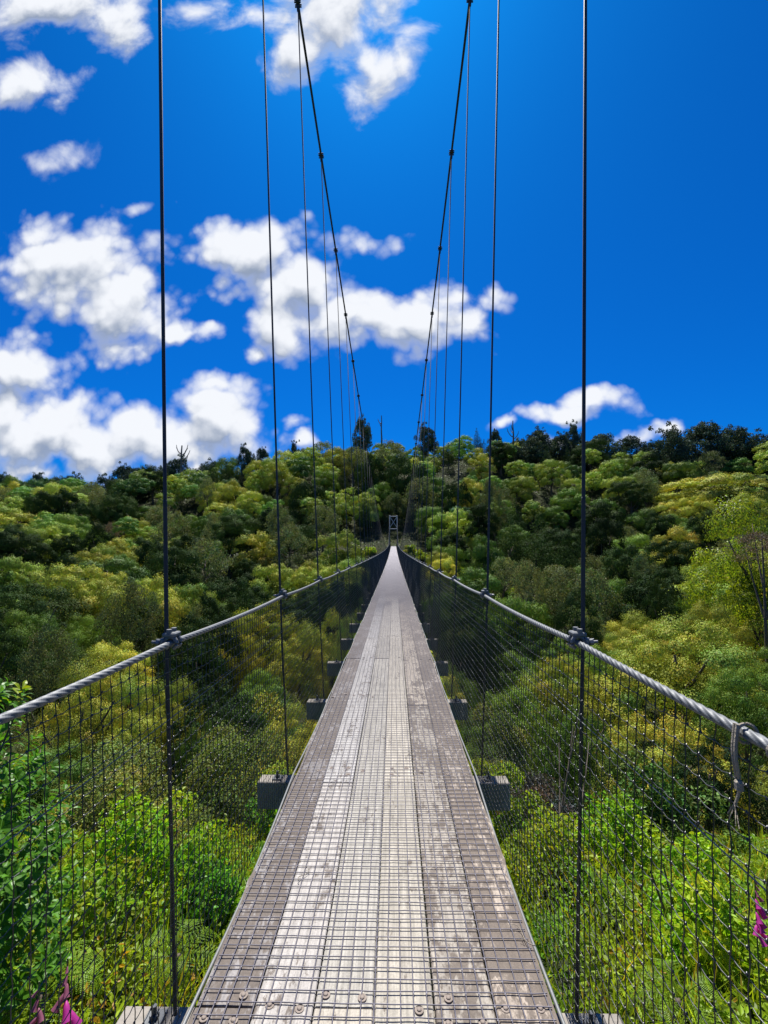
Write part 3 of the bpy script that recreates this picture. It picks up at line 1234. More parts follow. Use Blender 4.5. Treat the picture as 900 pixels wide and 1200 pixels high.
NAME = {'olive': 'broadleaf_tree', 'green': 'broadleaf_tree', 'dark': 'broadleaf_tree', 'cone': 'conifer_tree', 'feather': 'feathery_tree',
        'ridge': 'conifer_tree', 'brown': 'withered_tree', 'lime': 'broadleaf_tree'}
TREES = []      # x, y, r of trees placed


def tree(kind, x, y, top, R, label, group=None, hz=None, fine=False, g=rng):
    """a tree whose tip reaches height top; R is the crown radius"""
    gz = float(ground_z(x, y))
    hz = hz or R * g.uniform(0.95, 1.45)
    ct = CROWN_TOP[kind]
    deep = {'cone': 3.2, 'ridge': 2.1}.get(kind, 2.3 if R > 1.2 else 9)
    if kind not in ('brown', 'lime'):
        hz = max(hz, (top - gz) / (deep + (0.0 if gz < 0 or kind == 'ridge' else 0.25)))
    zc = top - ct * hz                        # height of the crown's centre
    if zc < gz + 0.3 * hz:
        zc = gz + 0.3 * hz
    root = empty(NAME[kind], (x, y, gz), g.uniform(0, 6.28), label=label, cat=CAT.get(kind, 'tree'), group=group)
    key = kind + '_fine' if fine and kind + '_fine' in PROTO else kind
    me = PROTO[key][int(g.integers(len(PROTO[key])))]
    h = zc - gz + 0.5 * hz
    tw = min(max(3.0, R * 1.5), h * 1.6)
    link('trunk', TRUNKS[int(g.integers(4))], root, (0, 0, 0), (0, 0, 0), (tw, tw, h))
    link('crown', me, root, (0, 0, zc - gz), (g.normal() * 0.05, g.normal() * 0.05, 0), (R * g.uniform(0.92, 1.08), R * g.uniform(0.92, 1.08), hz))
    TREES.append((x, y, R))
    return root


# ---- trees that stand out: photo column, photo row of the tip, distance, kind, width and height on the photo, label
HERO = [
    (30, 676, 52, 'dark', 108, 70, 'broad dark tree with an olive top at the left edge above the bright shrub'),
    (128, 648, 72, 'green', 78, 52, 'dense deep green tree left of the first left hanger, below the dark grove'),
    (48, 598, 128, 'dark', 44, 50, 'dark tree at the left end of the dark grove on the left slope'),
    (78, 584, 130, 'dark', 46, 56, 'tallest dark tree in the middle of the dark grove on the left slope'),
    (102, 600, 126, 'dark', 38, 50, 'dark tree at the right end of the dark grove on the left slope'),
    (18, 596, 118, 'olive', 62, 40, 'large pale green dome tree at the left edge of the far slope'),
    (133, 612, 120, 'brown', 30, 24, 'pinkish brown withered tree among green crowns on the left slope'),
    (240, 640, 84, 'feather', 58, 62, 'tall feathery olive tree right of the first left hanger, above the handrail'),
    (290, 522, 170, 'ridge', 22, 40, 'narrow dark conifer standing in front of the left skyline'),
    (306, 525, 174, 'ridge', 20, 28, 'small dark conifer on the left skyline beside the narrow one'),
    (346, 518, 176, 'ridge', 20, 22, 'rounded dark conifer alone on the skyline over the third left hanger'),
    (425, 489, 176, 'ridge', 25, 30, 'dark round topped conifer highest on the skyline left of the bridge'),
    (500, 497, 176, 'ridge', 26, 24, 'dark round conifer on the skyline where the right main cable meets the hill'),
    (559, 500, 177, 'cone', 14, 24, 'small pointed conifer on the skyline beside the second right hanger'),
    (580, 504, 172, 'ridge', 20, 24, 'short dark conifer on the skyline right of the second right hanger'),
    (630, 508, 168, 'ridge', 40, 40, 'wide dark conifer below the small cloud on the right skyline'),
    (670, 496, 176, 'ridge', 25, 30, 'dark conifer touching the first right hanger on the skyline'),
    (703, 508, 172, 'ridge', 44, 34, 'dark blue green conifer right of the first right hanger on the skyline'),
    (735, 512, 172, 'ridge', 40, 30, 'lower dark conifer at the gap in the right skyline'),
    (785, 506, 162, 'ridge', 52, 62, 'dark conifer at the left end of the tall grove on the right skyline'),
    (818, 497, 168, 'ridge', 58, 50, 'tallest conifer in the dark grove on the right skyline'),
    (850, 500, 170, 'ridge', 48, 48, 'dark conifer with a spreading top right of the tallest on the skyline'),
    (884, 506, 168, 'ridge', 56, 48, 'dark conifer at the right end of the skyline'),
    (915, 512, 166, 'ridge', 50, 48, 'dark conifer cut off by the right edge on the skyline'),
    (578, 560, 112, 'feather', 30, 52, 'grey green feathery tree behind the second right hanger'),
    (604, 580, 108, 'cone', 34, 50, 'pointed mid green conifer in front of the feathery tree'),
    (596, 600, 94, 'cone', 46, 62, 'dark layered conifer low on the right bank'),
    (628, 606, 90, 'cone', 50, 62, 'widest dark layered conifer low on the right bank'),
    (662, 622, 86, 'cone', 36, 56, 'dark layered conifer beside the first right hanger'),
    (566, 622, 88, 'green', 36, 46, 'leafy mid green tree beside the second right hanger above the handrail'),
    (884, 610, 44, 'lime', 118, 120, 'bright yellow green tree at the right edge of the far gully'),
    (757, 652, 66, 'feather', 46, 46, 'pale grey green tree in front of the black shade on the right'),
    (690, 650, 74, 'feather', 40, 46, 'small pale leaved tree just right of the first right hanger'),
    (780, 716, 33, 'olive', 170, 90, 'huge olive gold crown right of the first right handrail clamp'),
    (842, 700, 40, 'olive', 84, 60, 'rounded green crown behind the huge olive one'),
    (868, 760, 27, 'green', 96, 80, 'shaded green crown at the right edge above the handrail'),
    (735, 636, 72, 'dark', 62, 66, 'dark tree added for the shadow at the foot of the right slope'),  # dark leaves put in for the shadowed pit on the right
    (776, 664, 62, 'dark', 58, 60, 'dark tree added for the deepest shade behind the huge olive crown'),  # shade of the pit given as dark leaf colour
    (706, 604, 92, 'dark', 44, 56, 'tall dark tree added for the shade right of the first right hanger'),  # dark leaf colour stands for shadow at the pit's upper end
    (180, 630, 92, 'dark', 48, 56, 'dark tree just left of the first left hanger on the lower slope'),
    (318, 588, 112, 'dark', 44, 58, 'dark tree behind the second left hanger on the far bank'),
    (365, 560, 124, 'dark', 50, 62, 'tall dark tree behind the third left hanger'),
    (212, 690, 62, 'dark', 62, 60, 'black green tree behind the first left hanger above the clamp'),
    (286, 676, 58, 'cone', 44, 62, 'dark pointed conifer above the left handrail'),
    (150, 560, 160, 'dark', 40, 34, 'small dark tree under the left skyline clouds'),
    (478, 560, 134, 'dark', 50, 70, 'tall dark tree just right of the far tower'),
    (436, 556, 136, 'dark', 46, 74, 'tall dark tree just left of the far tower'),
    (530, 570, 122, 'dark', 40, 60, 'dark tree between the right main cable and the second right hanger'),
    (812, 560, 128, 'olive', 80, 28, 'wide flat topped yellow tree on the right slope'),
    (856, 556, 122, 'olive', 70, 26, 'flat spreading olive tree below the dark skyline grove'),
]


def place_heroes():
    g = np.random.default_rng(21)
    for (px, py, Y, kind, w, h, lab) in HERO:
        Y = Y * 1.09 if Y > 60 else Y
        p = at(px, py, Y)
        zc = (p - CAM).length
        R = w / 2 * Y / FPX
        ht = h * Y / FPX
        hz = ht / (CROWN_TOP[kind] + 0.35)
        if kind == 'brown': hz = ht / 1.2
        tree(kind, p.x, p.y, p.z, R, lab, hz=hz, fine=Y < 60, g=g)
    # the bright tree's withered side
    p = at(872, 632, 38.4)
    root = empty('withered_tree', (p.x + 0.6, p.y - 0.8, float(ground_z(p.x + .6, p.y - .8))), label='bare brown twiggy tree in front of the bright tree at the right edge', cat='tree')
    gz = root.location.z
    link('trunk', TRUNKS[1], root, (0, 0, 0), (0, 0, 0), (4, 4, p.z - gz + 0.3))
    link('crown', PROTO['brown'][0], root, (0, 0, p.z - gz - 1.2), (0, 0, 0.7), (2.5, 1.9, 1.9))


place_heroes()


def snag(px, py, Y, hpx, label, branches=4, seed=1, thin=0.20):
    Y = Y * 1.09
    p = at(px, py, Y)
    g = np.random.default_rng(seed)
    gz = float(ground_z(p.x, p.y))
    H = p.z - gz
    root = empty('dead_tree', (p.x, p.y, gz), label=label, cat='tree')
    mb = MB()
    z = np.linspace(-0.3, H, 9)
    xx = 0.10 * np.sin(z * 0.8)
    mb.tube(np.stack([xx, 0 * z, z], -1), np.linspace(thin * 1.4, thin * 0.45, 9), 6)
    mb.build('trunk', M['dead'], root)
    ex = hpx * Y / FPX
    for i in range(branches):
        b = MB()
        z0 = H - ex * g.uniform(0.3, 1.0)
        a = g.choice([0, math.pi]) + g.normal() * 0.5
        ln = ex * g.uniform(0.25, 0.5)
        s_ = np.linspace(0, 1, 6)
        P = np.stack([np.interp(z0, z, xx) + np.cos(a) * ln * s_ * (1 - 0.3 * s_), np.sin(a) * ln * s_, z0 + ln * (0.2 * s_ + 0.8 * s_ ** 2)], -1)
        b.tube(P, np.linspace(thin * 0.6, thin * 0.2, 6), 5)
        P2 = P[3] + (s_[:4, None]) * np.array([0.3 * np.cos(a) * ln, 0.2, 0.5 * ln])
        b.tube(P2, np.linspace(thin * 0.3, thin * 0.12, 4), 4)
        b.build('branch', M['dead'], root)


snag(213, 522, 172, 30, 'forked dead tree standing bare on the left skyline', 5, 2, 0.5)
snag(447, 487, 176, 14, 'single dead spar on the skyline above the tower', 2, 4, 0.4)
snag(601, 493, 176, 22, 'forked dead tree on the right skyline between two dark conifers', 4, 6, 0.4)

# ---- the rest of the bush: trees set out over the slopes, each group told apart by its kind and part of the valley
KIND_TEXT = {'olive': 'rounded olive green tree', 'green': 'leafy mid green tree', 'dark': 'dark green broadleaf tree', 'cone': 'pointed dark conifer', 'feather': 'feathery grey green tree', 'ridge': 'blackish round conifer'}


def zone(x, y):
    side = 'left of the bridge' if x < 0 else 'right of the bridge'
    if y < 46: return 'down in the near gully ' + side
    if y < 88: return 'on the gully floor ' + side
    if y < 133: return 'low on the far bank ' + side
    if y < 172: return 'halfway up the far hill ' + side
    return 'along the top of the far hill ' + side


def scatter():
    g = np.random.default_rng(33)
    spec = []
    for tries in range(30000):
        if len(spec) >= 560: break
        y = 12 + (212 - 12) * g.random() ** 0.62
        x = g.uniform(-0.99, 0.99) * y
        if y < 22: R = g.uniform(1.3, 2.3)
        elif y < 55: R = g.uniform(1.9, 3.6)
        elif y < 100: R = g.uniform(2.8, 5.0)
        else: R = g.uniform(3.2, 6.4)
        if 94 < y < 120 and abs(x) < 5.5 + R or 120 <= y < 127 and abs(x) < 1.5 + 0.6 * R:
            continue
        if y < 16 and abs(x) < 3: continue
        if any((tx - x) ** 2 + (ty - y) ** 2 < (0.70 * (R + tr)) ** 2 for (tx, ty, tr) in TREES):
            continue
        gz = float(ground_z(x, y))
        if y < 107:
            top = 1.65 + float(canopy_rel(x, y)) + g.normal() * 1.5 - 0.5
            if abs(x) < 5: top = min(top, float(deck_z(y)) - 1.6)
        else:
            top = gz + g.uniform(4.5, 12.5) + 0.5 * R
        if y > 180: top = gz + g.uniform(5.0, 8.5)
        if top - gz < 2.2: continue
        q = g.random()
        patch = math.sin(x * 0.07 + 1.0) * math.cos(y * 0.08 + 0.6) + 0.5 * math.sin(x * 0.19 - y * 0.13)
        q = min(0.999, max(0.0, q + 0.34 * patch + 0.04))
        if y < 66:
            kind = 'olive' if q < 0.28 else 'green' if q < 0.62 else 'dark' if q < 0.93 else 'feather'  # dark leaved share raised here to stand for the gully's black shade
        elif y < 133:
            kind = 'olive' if q < 0.28 else 'green' if q < 0.50 else 'dark' if q < 0.74 else 'cone' if q < 0.92 else 'feather'
        else:
            kind = 'olive' if q < 0.40 else 'green' if q < 0.62 else 'dark' if q < 0.80 else 'cone' if q < 0.95 else 'feather'
        if y > 181 and x > 44 and q > 0.45: kind = 'ridge'
        if y > 181 and x < -76 and q > 0.35: kind = 'ridge'
        hz = None
        if kind == 'cone':
            R *= 0.62
            hz = R * g.uniform(0.95, 1.25)
            top += 1.5
        TREES.append((x, y, R))
        spec.append((R / y, kind, x, y, top, R, hz))
    spec.sort(reverse=True)
    count = {}
    rest = MB()
    for (_, kind, x, y, top, R, hz) in spec:
        nm = NAME[kind]
        count[nm] = count.get(nm, 0) + 1
        if count[nm] > 268:
            gz = float(ground_z(x, y))
            hz = hz or R * g.uniform(0.85, 1.2)
            zc = max(top - CROWN_TOP[kind] * hz, gz + 0.3 * hz)
            V, Q, C = LOW[int(g.integers(len(LOW)))]
            a = g.uniform(0, 6.28)
            W = V @ np.array([[math.cos(a), math.sin(a), 0], [-math.sin(a), math.cos(a), 0], [0, 0, 1]])
            W = W * np.array([R, R, hz]) + np.array([x, y, zc])
            tn = np.array({'olive': (1, 1, 1), 'green': (.55, .8, .95), 'dark': (.3, .45, .8)}.get(kind, (.7, .8, 1.4))) * g.uniform(0.75, 1.2)
            rest.add(W, Q, tint=np.clip(C * tn, 0.05, 2))
            continue
        lab = KIND_TEXT[kind] + ' ' + zone(x, y)
        tree(kind, x, y, top, R, lab, group=lab.replace(' tree ', ' trees ').replace(' conifer ', ' conifers '), hz=hz, fine=y < 52, g=g)
        TREES.pop()
    print('TREES', len(spec), count)
    if rest.n:
        rest.build('hilltop_trees', M['leaf_olive'], kind='stuff', label='far tree crowns that cover the upper slopes of the hill', cat='trees')


scatter()


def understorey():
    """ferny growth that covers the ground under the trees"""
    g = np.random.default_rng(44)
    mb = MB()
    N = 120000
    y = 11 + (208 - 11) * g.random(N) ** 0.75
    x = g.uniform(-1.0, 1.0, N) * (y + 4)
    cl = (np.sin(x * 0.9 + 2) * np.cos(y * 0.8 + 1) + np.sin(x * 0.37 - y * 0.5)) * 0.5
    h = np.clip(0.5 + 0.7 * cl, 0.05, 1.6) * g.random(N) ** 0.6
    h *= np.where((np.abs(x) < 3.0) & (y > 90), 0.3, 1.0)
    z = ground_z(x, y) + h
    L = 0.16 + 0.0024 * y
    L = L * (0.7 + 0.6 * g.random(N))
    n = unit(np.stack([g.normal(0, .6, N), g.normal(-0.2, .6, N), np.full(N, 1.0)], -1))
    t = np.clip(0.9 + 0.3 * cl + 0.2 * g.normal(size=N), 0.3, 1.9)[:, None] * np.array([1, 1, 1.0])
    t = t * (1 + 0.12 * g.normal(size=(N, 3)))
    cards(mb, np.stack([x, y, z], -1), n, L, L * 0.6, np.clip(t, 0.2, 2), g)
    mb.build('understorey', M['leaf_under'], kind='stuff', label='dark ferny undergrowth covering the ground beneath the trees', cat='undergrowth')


understorey()


def bank_shrub(kind, x, y, R, H, label, group=None, mat='leaf_bank', n=5000, leaf=0.07, seed=0, nc=26):
    global LEAFY
    LEAFY = y < 20
    g = np.random.default_rng(500 + seed)
    gz = float(ground_z(x, y))
    root = empty('shrub', (x, y, gz), label=label, cat='shrub', group=group)
    mb = MB()
    cs = []
    for i in range(nc):
        d = unit(g.normal(size=3))
        d[2] = abs(d[2])
        cs.append((d * np.array([R, R, H * 0.75]) * g.uniform(0.3, 1.2) * np.array([1, 1, 0.82]) + np.array([0, 0, H * 0.14]), g.uniform(0.22, 0.36) * min(R, H)))
    tot = sum(r * r for _, r in cs)
    for c, r in cs:
        clump_leaves(mb, c, r * 1.15, int(n * r * r / tot), g, leaf, clump_tint(g, 0.2), jit=0.75, zmin=-0.55, flat=1.0, var=0.2)
    LEAFY = False
    mb.build('crown', M[mat], root)
    st = MB()
    for i in range(5):
        a = g.uniform(0, 6.283)
        s_ = np.linspace(0, 1, 6)[:, None]
        st.tube(np.array([0, 0, -0.1]) + s_ * np.array([math.cos(a) * R * 0.6, math.sin(a) * R * 0.6, H * 0.7]), np.linspace(0.022, 0.006, 6), 6)
    st.build('stem', M['bark'], root)
    return root


# fresh low shrubs and bracken on the far bank beside the tower
def tower_shrubs():
    g = np.random.default_rng(61)
    for i, (px, Y, w) in enumerate([(432, 100, 3.0), (418, 98, 2.6), (404, 97, 2.4), (478, 101, 2.6), (490, 97, 2.6), (506, 95, 3.0), (522, 92, 2.8), (540, 90, 3.2), (553, 86, 2.8), (512, 88, 2.4), (572, 84, 3.0), (590, 82, 2.6), (536, 83, 2.2)]):
        Y *= 1.11
        x = (px - 458) / FPX * Y
        lab = 'fresh yellow green shrub on the far bank ' + ('left of the tower' if px < 458 else 'below and right of the tower')
        bank_shrub('s', x, Y, w / 2 * 1.25, 2.2, lab, 'bright shrubs ' + ('left' if px < 458 else 'right') + ' of the tower', mat='leaf_lime', n=1600, leaf=0.30, seed=80 + i, nc=16)


tower_shrubs()

# ------------------------------------------------------------------ the near bank


def bank_cover():
    g = np.random.default_rng(71)
    mb = MB()
    N = 260000
    y = -0.8 + 17.0 * g.random(N) ** 1.15
    x = g.uniform(-1, 1, N) * (4.0 + y * 0.95)
    m = ~((np.abs(x) < 0.62) & (y < 3))
    x, y = x[m], y[m]
    N = len(x)
    cl = np.sin(x * 2.1 + 0.6) * np.cos(y * 1.7 + 0.3) + 0.6 * np.sin(x * 4.3 + y * 3.1) + 0.5 * np.cos(x * 1.1 - y * 0.8)
    h = np.clip(0.42 + 0.22 * cl, 0.06, 1.0)
    h = h * (0.25 + 0.75 * g.random(N) ** 0.5)
    # keep the leaves below the deck and its beams
    z = ground_z(x, y) + h
    lim = np.where(np.abs(x) < 1.25, deck_z(y) - 0.5, 9)
    z = np.minimum(z, lim)
    n = unit(np.stack([g.normal(0, .55, N), g.normal(-0.15, .55, N), np.full(N, 1.0)], -1))
    L = (0.030 + 0.050 * g.random(N) ** 1.5) * (1 + 0.05 * y)
    warm = np.sin(x * 1.4 + 4) * np.cos(y * 1.1 + 2) + 0.7 * np.sin(x * 3.7 - y * 2.9)
    base = np.ones((N, 3))
    base *= np.clip(0.78 + 0.22 * g.normal(size=(N, 1)), 0.3, 1.5)
    yel = np.clip(warm, 0, 1.2)[:, None]
    base = base * (1 + yel * np.array([0.22, 0.08, -0.1]))
    grn = np.clip(-warm, 0, 1.2)[:, None]
    base = base * (1 - grn * np.array([0.35, 0.08, -0.2]))
    dead = (g.random(N) < 0.03 + 0.10 * (warm > 1.0))
    base[dead] *= np.array([1.5, 0.62, 0.9])
    leaves6(mb, np.stack([x, y, z], -1), n, L, L * (0.35 + 0.35 * g.random(N)), np.clip(base, 0.1, 2.2), g)
    # grass blades
    K = 26000
    y = -0.8 + 11.0 * g.random(K)
    x = g.uniform(-1, 1, K) * (4.0 + y * 0.9)
    m = np.abs(x) > 0.95
    x, y = x[m], y[m]
    K = len(x)
    z0 = ground_z(x, y) + 0.15
    d = unit(np.stack([g.normal(0, .45, K), g.normal(0, .45, K), np.full(K, 1.0)], -1))
    ln = 0.28 + 0.4 * g.random(K)
    p = np.stack([x, y, z0], -1) + d * (ln * 0.5)[:, None]
    n = unit(np.cross(d, g.normal(size=(K, 3))))
    tint = np.array([1.15, 0.95, 0.9]) * np.clip(0.9 + 0.25 * g.normal(size=(K, 1)), 0.3, 1.6)
    tint[g.random(K) < 0.2] *= np.array([1.5, 0.9, 2.0])
    cards(mb, p, n, ln, 0.012, tint, g, along=d, bend=0.1)
    mb.build('bank_cover', M['leaf_bank'], kind='stuff', label='bright yellow green weeds and grass covering the near bank below the deck', cat='ground cover')


bank_cover()


def big_leaf_shrub(x, y, R, H, label, seed, n=2600, L0=0.085, gz=None):
    """glossy shrub with long pointed leaves in whorls at the shoot tips"""
    g = np.random.default_rng(seed)
    gz = float(ground_z(x, y))
    root = empty('shrub', (x, y, gz), label=label, cat='shrub')
    mb, st = MB(), MB()
    shoots = n // 11
    for i in range(shoots):
        d = unit(g.normal(size=3))
        d[2] = abs(d[2]) * 1.1 + 0.05
        k = g.uniform(0.55, 1.0)
        tip = np.array([d[0] * R * k, d[1] * R * k, H * (0.25 + 0.75 * d[2] / 1.15 * k) ])
        if i % 3 == 0:
            base = np.array([tip[0] * 0.25, tip[1] * 0.25, max(0.0, tip[2] * 0.3)])
            s_ = np.linspace(0, 1, 5)[:, None]
            st.tube(base + (tip - base) * s_ + np.array([0, 0, 0.08]) * (s_ * (1 - s_)), np.linspace(0.012, 0.004, 5), 5)
        ax = unit(np.array([d[0], d[1], 0.9 + 0.3 * g.random()]) + 0.25 * g.normal(size=3))
        m = 11
        a0 = g.uniform(0, 6.28)
        e1 = unit(np.cross(ax, np.array([0.3, 0.5, 0.2])))
        e2 = np.cross(ax, e1)
        ang = a0 + np.arange(m) * 2.4
        up = np.linspace(-0.25, 0.9, m)
        al = unit(np.cos(ang)[:, None] * e1 + np.sin(ang)[:, None] * e2 + ax * up[:, None])
        LL = L0 * (1.15 - 0.45 * np.linspace(0, 1, m)) * g.uniform(0.8, 1.2)
        p0 = tip + ax * (np.linspace(-0.06, 0.03, m))[:, None]
        p = p0 + al * (LL * 0.5)[:, None]
        nn = unit(ax[None] - al * (al @ ax)[:, None] + 0.25 * g.normal(size=(m, 3)))
        tint = np.clip(np.array([1, 1, 1.0]) * (0.95 + 0.2 * g.normal(size=(m, 1))), 0.4, 1.7)
        if g.random() < 0.07:
            tint = tint * np.array([2.6, 1.25, 0.7])
        # folded leaf: two halves that meet on the midrib
        b = unit(np.cross(nn, al))
        W = LL * 0.42
        a_ = p - al * (LL * .5)[:, None]
        c_ = p + al * (LL * .5)[:, None] - nn * (LL * 0.18)[:, None]
        md = p + al * (LL * 0.02)[:, None]
        l_ = md + b * (W * .5)[:, None] + nn * (W * 0.16)[:, None]
        r_ = md - b * (W * .5)[:, None] + nn * (W * 0.16)[:, None]
        q_ = p + al * (LL * 0.25)[:, None] - nn * (LL * 0.05)[:, None]
        l2 = q_ + b * (W * .36)[:, None] + nn * (W * 0.10)[:, None]
        r2 = q_ - b * (W * .36)[:, None] + nn * (W * 0.10)[:, None]
        V = np.stack([a_, l_, md, r_, l2, q_, r2, c_], 1).reshape(-1, 3)
        o = np.arange(m)[:, None] * 8
        T = np.concatenate([o + np.array(t)[None] for t in ((0, 2, 1), (0, 3, 2), (4, 5, 7), (5, 6, 7))])
        Q = np.concatenate([o + np.array(t)[None] for t in ((1, 2, 5, 4), (2, 3, 6, 5))])
        mb.add(V, Q, T, tint=np.repeat(tint, 8, 0))
    mb.build('foliage', M['leaf_shrub'], root)
    for i in range(5):
        a = g.uniform(0, 6.283)
        s_ = np.linspace(0, 1, 6)[:, None]
        st.tube(np.array([0, 0, -0.15]) + s_ * np.array([math.cos(a) * R * 0.35, math.sin(a) * R * 0.35, H * 0.75]), np.linspace(0.035, 0.01, 6), 6)
    st.build('stem', M['bark'], root)


big_leaf_shrub(-3.05, 2.75, 1.15, 3.05, 'tall glossy bright green shrub outside the left net at the photo edge', 301, n=9000, L0=0.095)
big_leaf_shrub(-2.9, 1.9, 0.6, 1.2, 'lower glossy shrub in the shade below the tall one on the left', 302, n=1800)
big_leaf_shrub(2.75, 2.35, 0.55, 1.75, 'glossy green shrub outside the right net at the photo edge', 303, n=1500, L0=0.12)

for i, (px, py, Y, w, mat, lab) in enumerate([
    (185, 935, 5.6, 1.5, 'leaf_bank', 'yellow green leafy shrub behind the first left hanger'),
    (118, 1000, 4.2, 1.1, 'leaf_lime', 'lime green low shrub left of the first left hanger'),
    (250, 1010, 5.0, 1.0, 'leaf_shrub', 'fresh green shrub between the first left hanger and the deck'),
    (330, 905, 8.5, 1.5, 'leaf_lime', 'rounded yellow green shrub behind the second left beam end'),
    (265, 850, 11.0, 2.6, 'leaf_heath', 'straggly grey green shrub beyond the first left hanger'),
    (150, 880, 9.0, 2.6, 'leaf_heath', 'dull green heathy shrub left of the first left hanger'),
    (310, 800, 15.0, 2.4, 'leaf_olive', 'round olive shrub seen through the left net'),
    (345, 875, 10.5, 1.5, 'leaf_lime', 'low leafy shrub beside the deck on the left'),
    (600, 890, 8.8, 1.2, 'leaf_lime', 'small yellow green shrub behind the second right beam end'),
    (640, 860, 10.5, 2.0, 'leaf_brown', 'brown withered shrub seen through the right net'),
    (720, 930, 7.0, 1.7, 'leaf_bank', 'yellow green leafy shrub right of the first right hanger'),
    (640, 960, 6.2, 1.2, 'leaf_lime', 'lime shrub between the right deck edge and the first right hanger'),
    (780, 900, 8.6, 2.0, 'leaf_green', 'mid green shrub under the right handrail'),
    (810, 1000, 4.6, 1.1, 'leaf_bank', 'pale yellow shrub below the right handrail'),
    (560, 830, 14.0, 2.2, 'leaf_lime', 'leafy green shrub beside the deck on the right'),
    (590, 800, 18.0, 3.0, 'leaf_heath', 'tall grey green shrub beside the third right beam end'),
]):
    p = at(px, py, Y)
    gz = float(ground_z(p.x, p.y))
    H = max(0.7, p.z - gz + 0.25)
    bank_shrub('s', p.x, p.y, w / 2, H, lab, mat=mat, n=int((7500 if 'heath' in mat or 'brown' in mat else 3400) * max(1, w)), leaf=(0.026 if 'heath' in mat or 'brown' in mat else 0.044) + 0.003 * Y, seed=i, nc=24)


def fern(x, y, h, nf, ln, label, seed, tiltdir=None):
    g = np.random.default_rng(seed)
    gz = float(ground_z(x, y))
    root = empty('fern', (x, y, gz), label=label, cat='fern')
    st = MB()
    st.tube([(0, 0, -0.1), (0.02, 0.01, h * 0.5), (0, 0, h + 0.02)], [0.035, 0.028, 0.022], 7)
    st.build('stem', M['bark'], root, smooth=True)
    for i in range(nf):
        mb = MB()
        a = i / nf * 6.283 + g.normal() * 0.2
        L = ln * g.uniform(0.85, 1.1)
        s_ = np.linspace(0, 1, 30)
        el = g.uniform(0.35, 1.0)
        out = np.sin(s_ * 1.35) / 1.35 * (1.05 - 0.3 * el)
        rise = el * s_ - (0.45 + 0.45 * el) * s_ ** 2
        rx = np.cos(a) * L * out
        ry = np.sin(a) * L * out
        rz = h + L * rise
        P = np.stack([rx, ry, rz], -1)
        mb.tube(P, np.linspace(0.005, 0.0012, 30), 5, tint=(0.7, 0.6, 0.6))
        d = unit(np.gradient(P, axis=0))
        side = unit(np.cross(d, np.array([0, 0, 1.0])))
        nrm = np.cross(side, d)
        for sg in (-1, 1):
            for k in range(3, 30, 2):
                wl = 0.21 * L * math.sin(math.pi * min(1, (s_[k] * 0.92 + 0.08))) ** 0.8 + 0.01
                al = unit(side[k] * sg + d[k] * 0.45)
                mseg = 12
                q = np.linspace(0.02, 1, mseg)
                c = P[k] + al * (wl * q)[:, None] - nrm[k] * (0.12 * wl * q ** 2)[:, None]
                tn = unit(np.cross(al, nrm[k]))
                sub = 0.021 * L * (1.08 - q * 0.9)
                for s2 in (-1, 1):
                    al2 = unit(tn * s2 + al * 0.35)
                    cards(mb, c + al2 * (sub * 0.5)[:, None], np.tile(nrm[k], (mseg, 1)) + 0.12 * g.normal(size=(mseg, 3)), sub, np.full(mseg, wl / mseg * 0.95),
                          np.clip(np.ones((mseg, 3)) * (1 + 0.12 * g.normal(size=(mseg, 1))) * (0.85 + 0.3 * ((k * 7) % 5) / 5), 0.4, 1.5), g, along=np.tile(al2, (mseg, 1)))
        mb.build('frond', M['fern'], root)


fern(-2.15, 3.05, 0.75, 7, 0.72, 'large lime fern outside the left net left of the first hanger', 601)
fern(-1.50, 2.05, 0.85, 7, 0.55, 'yellow green fern at the lower left corner beside the pale beam end', 602)
fern(-2.60, 2.45, 0.60, 6, 0.60, 'fern at the left edge in the shade of the glossy shrub', 605)
fern(-1.75, 4.1, 0.45, 7, 0.55, 'small fern behind the large lime one on the left bank', 606)
fern(1.38, 2.05, 0.80, 7, 0.55, 'lime fern outside the right net at the bottom edge', 603)
fern(1.95, 1.95, 0.65, 7, 0.5, 'smaller fern at the lower right corner', 604)
fern(2.1, 3.6, 0.45, 6, 0.5, 'fern among the weeds below the right handrail', 607)


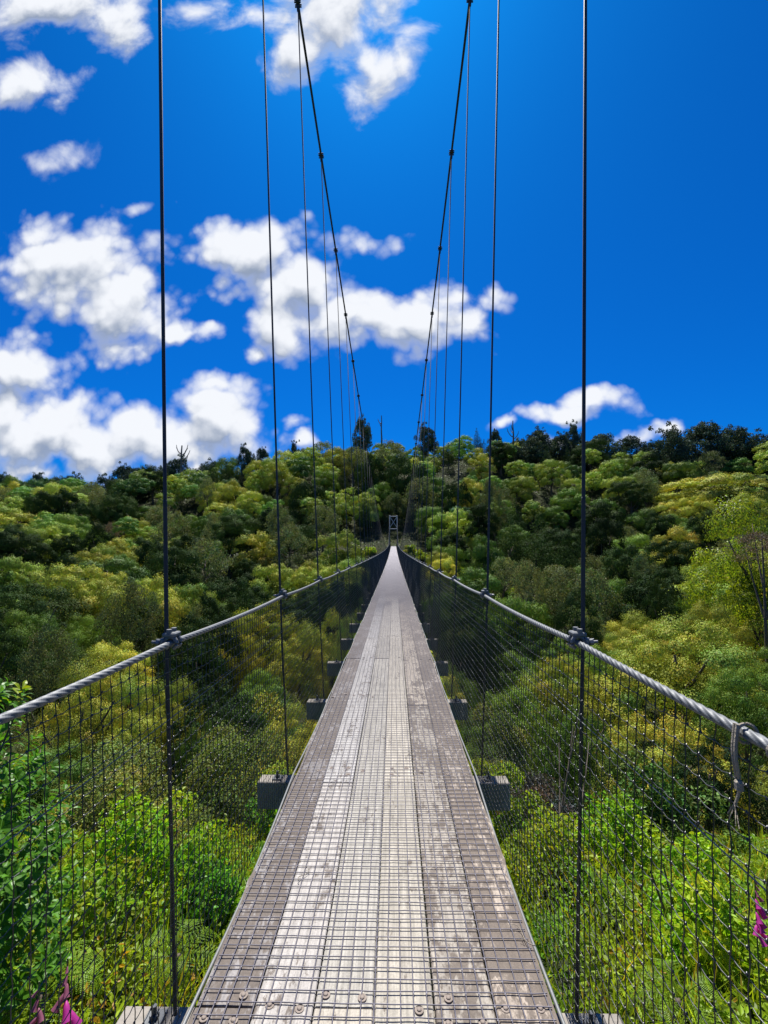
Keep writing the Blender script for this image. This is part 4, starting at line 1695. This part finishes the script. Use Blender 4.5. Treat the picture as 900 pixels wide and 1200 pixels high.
def foxglove(x, y, top, label, seed, lean=(0, 0), size=0.75):
    g = np.random.default_rng(seed)
    gz = float(ground_z(x, y))
    H = top - gz
    root = empty('foxglove', (x, y, gz), label=label, cat='flower')
    mb = MB()
    s_ = np.linspace(0, 1, 14)
    P = np.stack([lean[0] * s_ ** 2, lean[1] * s_ ** 2, H * s_], -1)
    mb.tube(P, np.linspace(0.007, 0.002, 14), 6)
    mb.build('stem', M['stem'], root)
    for i in range(13):
        f = 1 - 0.01 - 0.20 * size * (i / 13)
        c = np.array([np.interp(f, s_, P[:, k]) for k in range(3)])
        a = g.normal() * 0.9 - 1.6 + (i % 2) * 0.9
        sz = (0.018 + 0.040 * min(1, i / 5)) * size
        d = unit(np.array([math.cos(a), math.sin(a), -0.75]))
        b = MB()
        q = np.linspace(0, 1, 7)
        pts = c + d * (sz * 1.1 * q)[:, None] - np.array([0, 0, 1]) * (0.25 * sz * q ** 2)[:, None]
        b.tube(pts, sz * np.array([0.07, 0.16, 0.21, 0.235, 0.25, 0.29, 0.37]), 10, caps=False, tint=(1, 1, 1) if i > 3 else (0.6, 2.2, 0.5))
        b.build('bell', M['petal'], root, smooth=True)
    lv = MB()
    m = 14
    a = g.uniform(0, 6.283, m)
    al = np.stack([np.cos(a), np.sin(a), 0.5 * np.ones(m)], -1)
    z = H * (0.1 + 0.4 * g.random(m))
    p = np.stack([0 * z, 0 * z, z], -1) + unit(al) * 0.08
    cards(lv, p, unit(np.cross(al, np.cross(np.array([0, 0, 1.0]), al))), 0.17, 0.07, np.full((m, 3), 0.9), g, along=al, bend=0.2)
    lv.build('leaf', M['leaf_shrub'], root)


pf = at(80, 1112, 1.42)
foxglove(pf.x, pf.y, pf.z, 'pink foxglove spike outside the left net at the bottom edge', 701, (0.02, -0.03))
pf = at(46, 1150, 1.32)
foxglove(pf.x, pf.y, pf.z, 'shorter pink foxglove at the lower left corner beside the taller spike', 702)
pf = at(878, 1026, 1.9)
foxglove(pf.x, pf.y, pf.z, 'pink foxglove outside the right net at the right edge', 703, (0.02, 0), 0.5)


def bare_sapling():
    """thin bare stems leaning behind the right net"""
    p = at(640, 985, 6.6)
    gz = float(ground_z(p.x, p.y))
    root = empty('bare_sapling', (p.x, p.y, gz), label='thin bare leaning sapling seen through the right net', cat='sapling')
    for i, (qx, qy) in enumerate([(682, 820), (672, 850), (655, 870), (690, 870)]):
        e = at(qx, qy, 7.4 + 0.5 * i)
        mb = MB()
        s_ = np.linspace(0, 1, 8)[:, None]
        a = np.array([0.05 * i, 0, -0.1])
        b = np.array(e) - np.array([p.x, p.y, gz])
        mb.tube(a + (b - a) * s_ + np.array([0.12, 0, 0]) * (s_ * (1 - s_)) * (i - 1), np.linspace(0.022, 0.006, 8), 6)
        mb.build('stem', M['bark'], root)


bare_sapling()


def litter():
    """dry twigs and straw caught on the grip mesh"""
    g = np.random.default_rng(91)
    for px, py, ln, lab in [(356, 1020, 0.10, 'dry curled twig lying on the pale left board of the deck'), (612, 1092, 0.13, 'loop of dry straw on the right edge board of the deck'), (478, 880, 0.09, 'dry twig lying across the middle boards')]:
        v = ray(px, py)
        p = CAM + v * (-(CAM.z - 0.01) / v.z)
        root = empty('dry_twig', (p.x, p.y, float(deck_z(p.y)) + 0.012), g.uniform(0, 6), label=lab, cat='twig')
        mb = MB()
        s_ = np.linspace(0, 1, 16)
        mb.tube(np.stack([(s_ - .5) * ln, 0.025 * np.sin(s_ * 5.5 + g.random()), 0.004 + 0.004 * np.sin(s_ * 9)], -1), np.linspace(0.0022, 0.001, 16), 5)
        mb.build('stem', M['rope'], root, smooth=True)
        for i in range(2):
            b = MB()
            a = g.uniform(0.25, 0.8)
            o = np.array([(a - .5) * ln, 0.025 * math.sin(a * 5.5), 0.005])
            d = np.array([g.normal(), g.normal(), 0.1]) * ln * 0.22
            b.tube(o + d * np.linspace(0, 1, 5)[:, None], np.linspace(0.0014, 0.0006, 5), 4)
            b.build('twiglet', M['rope'], root, smooth=True)


litter()
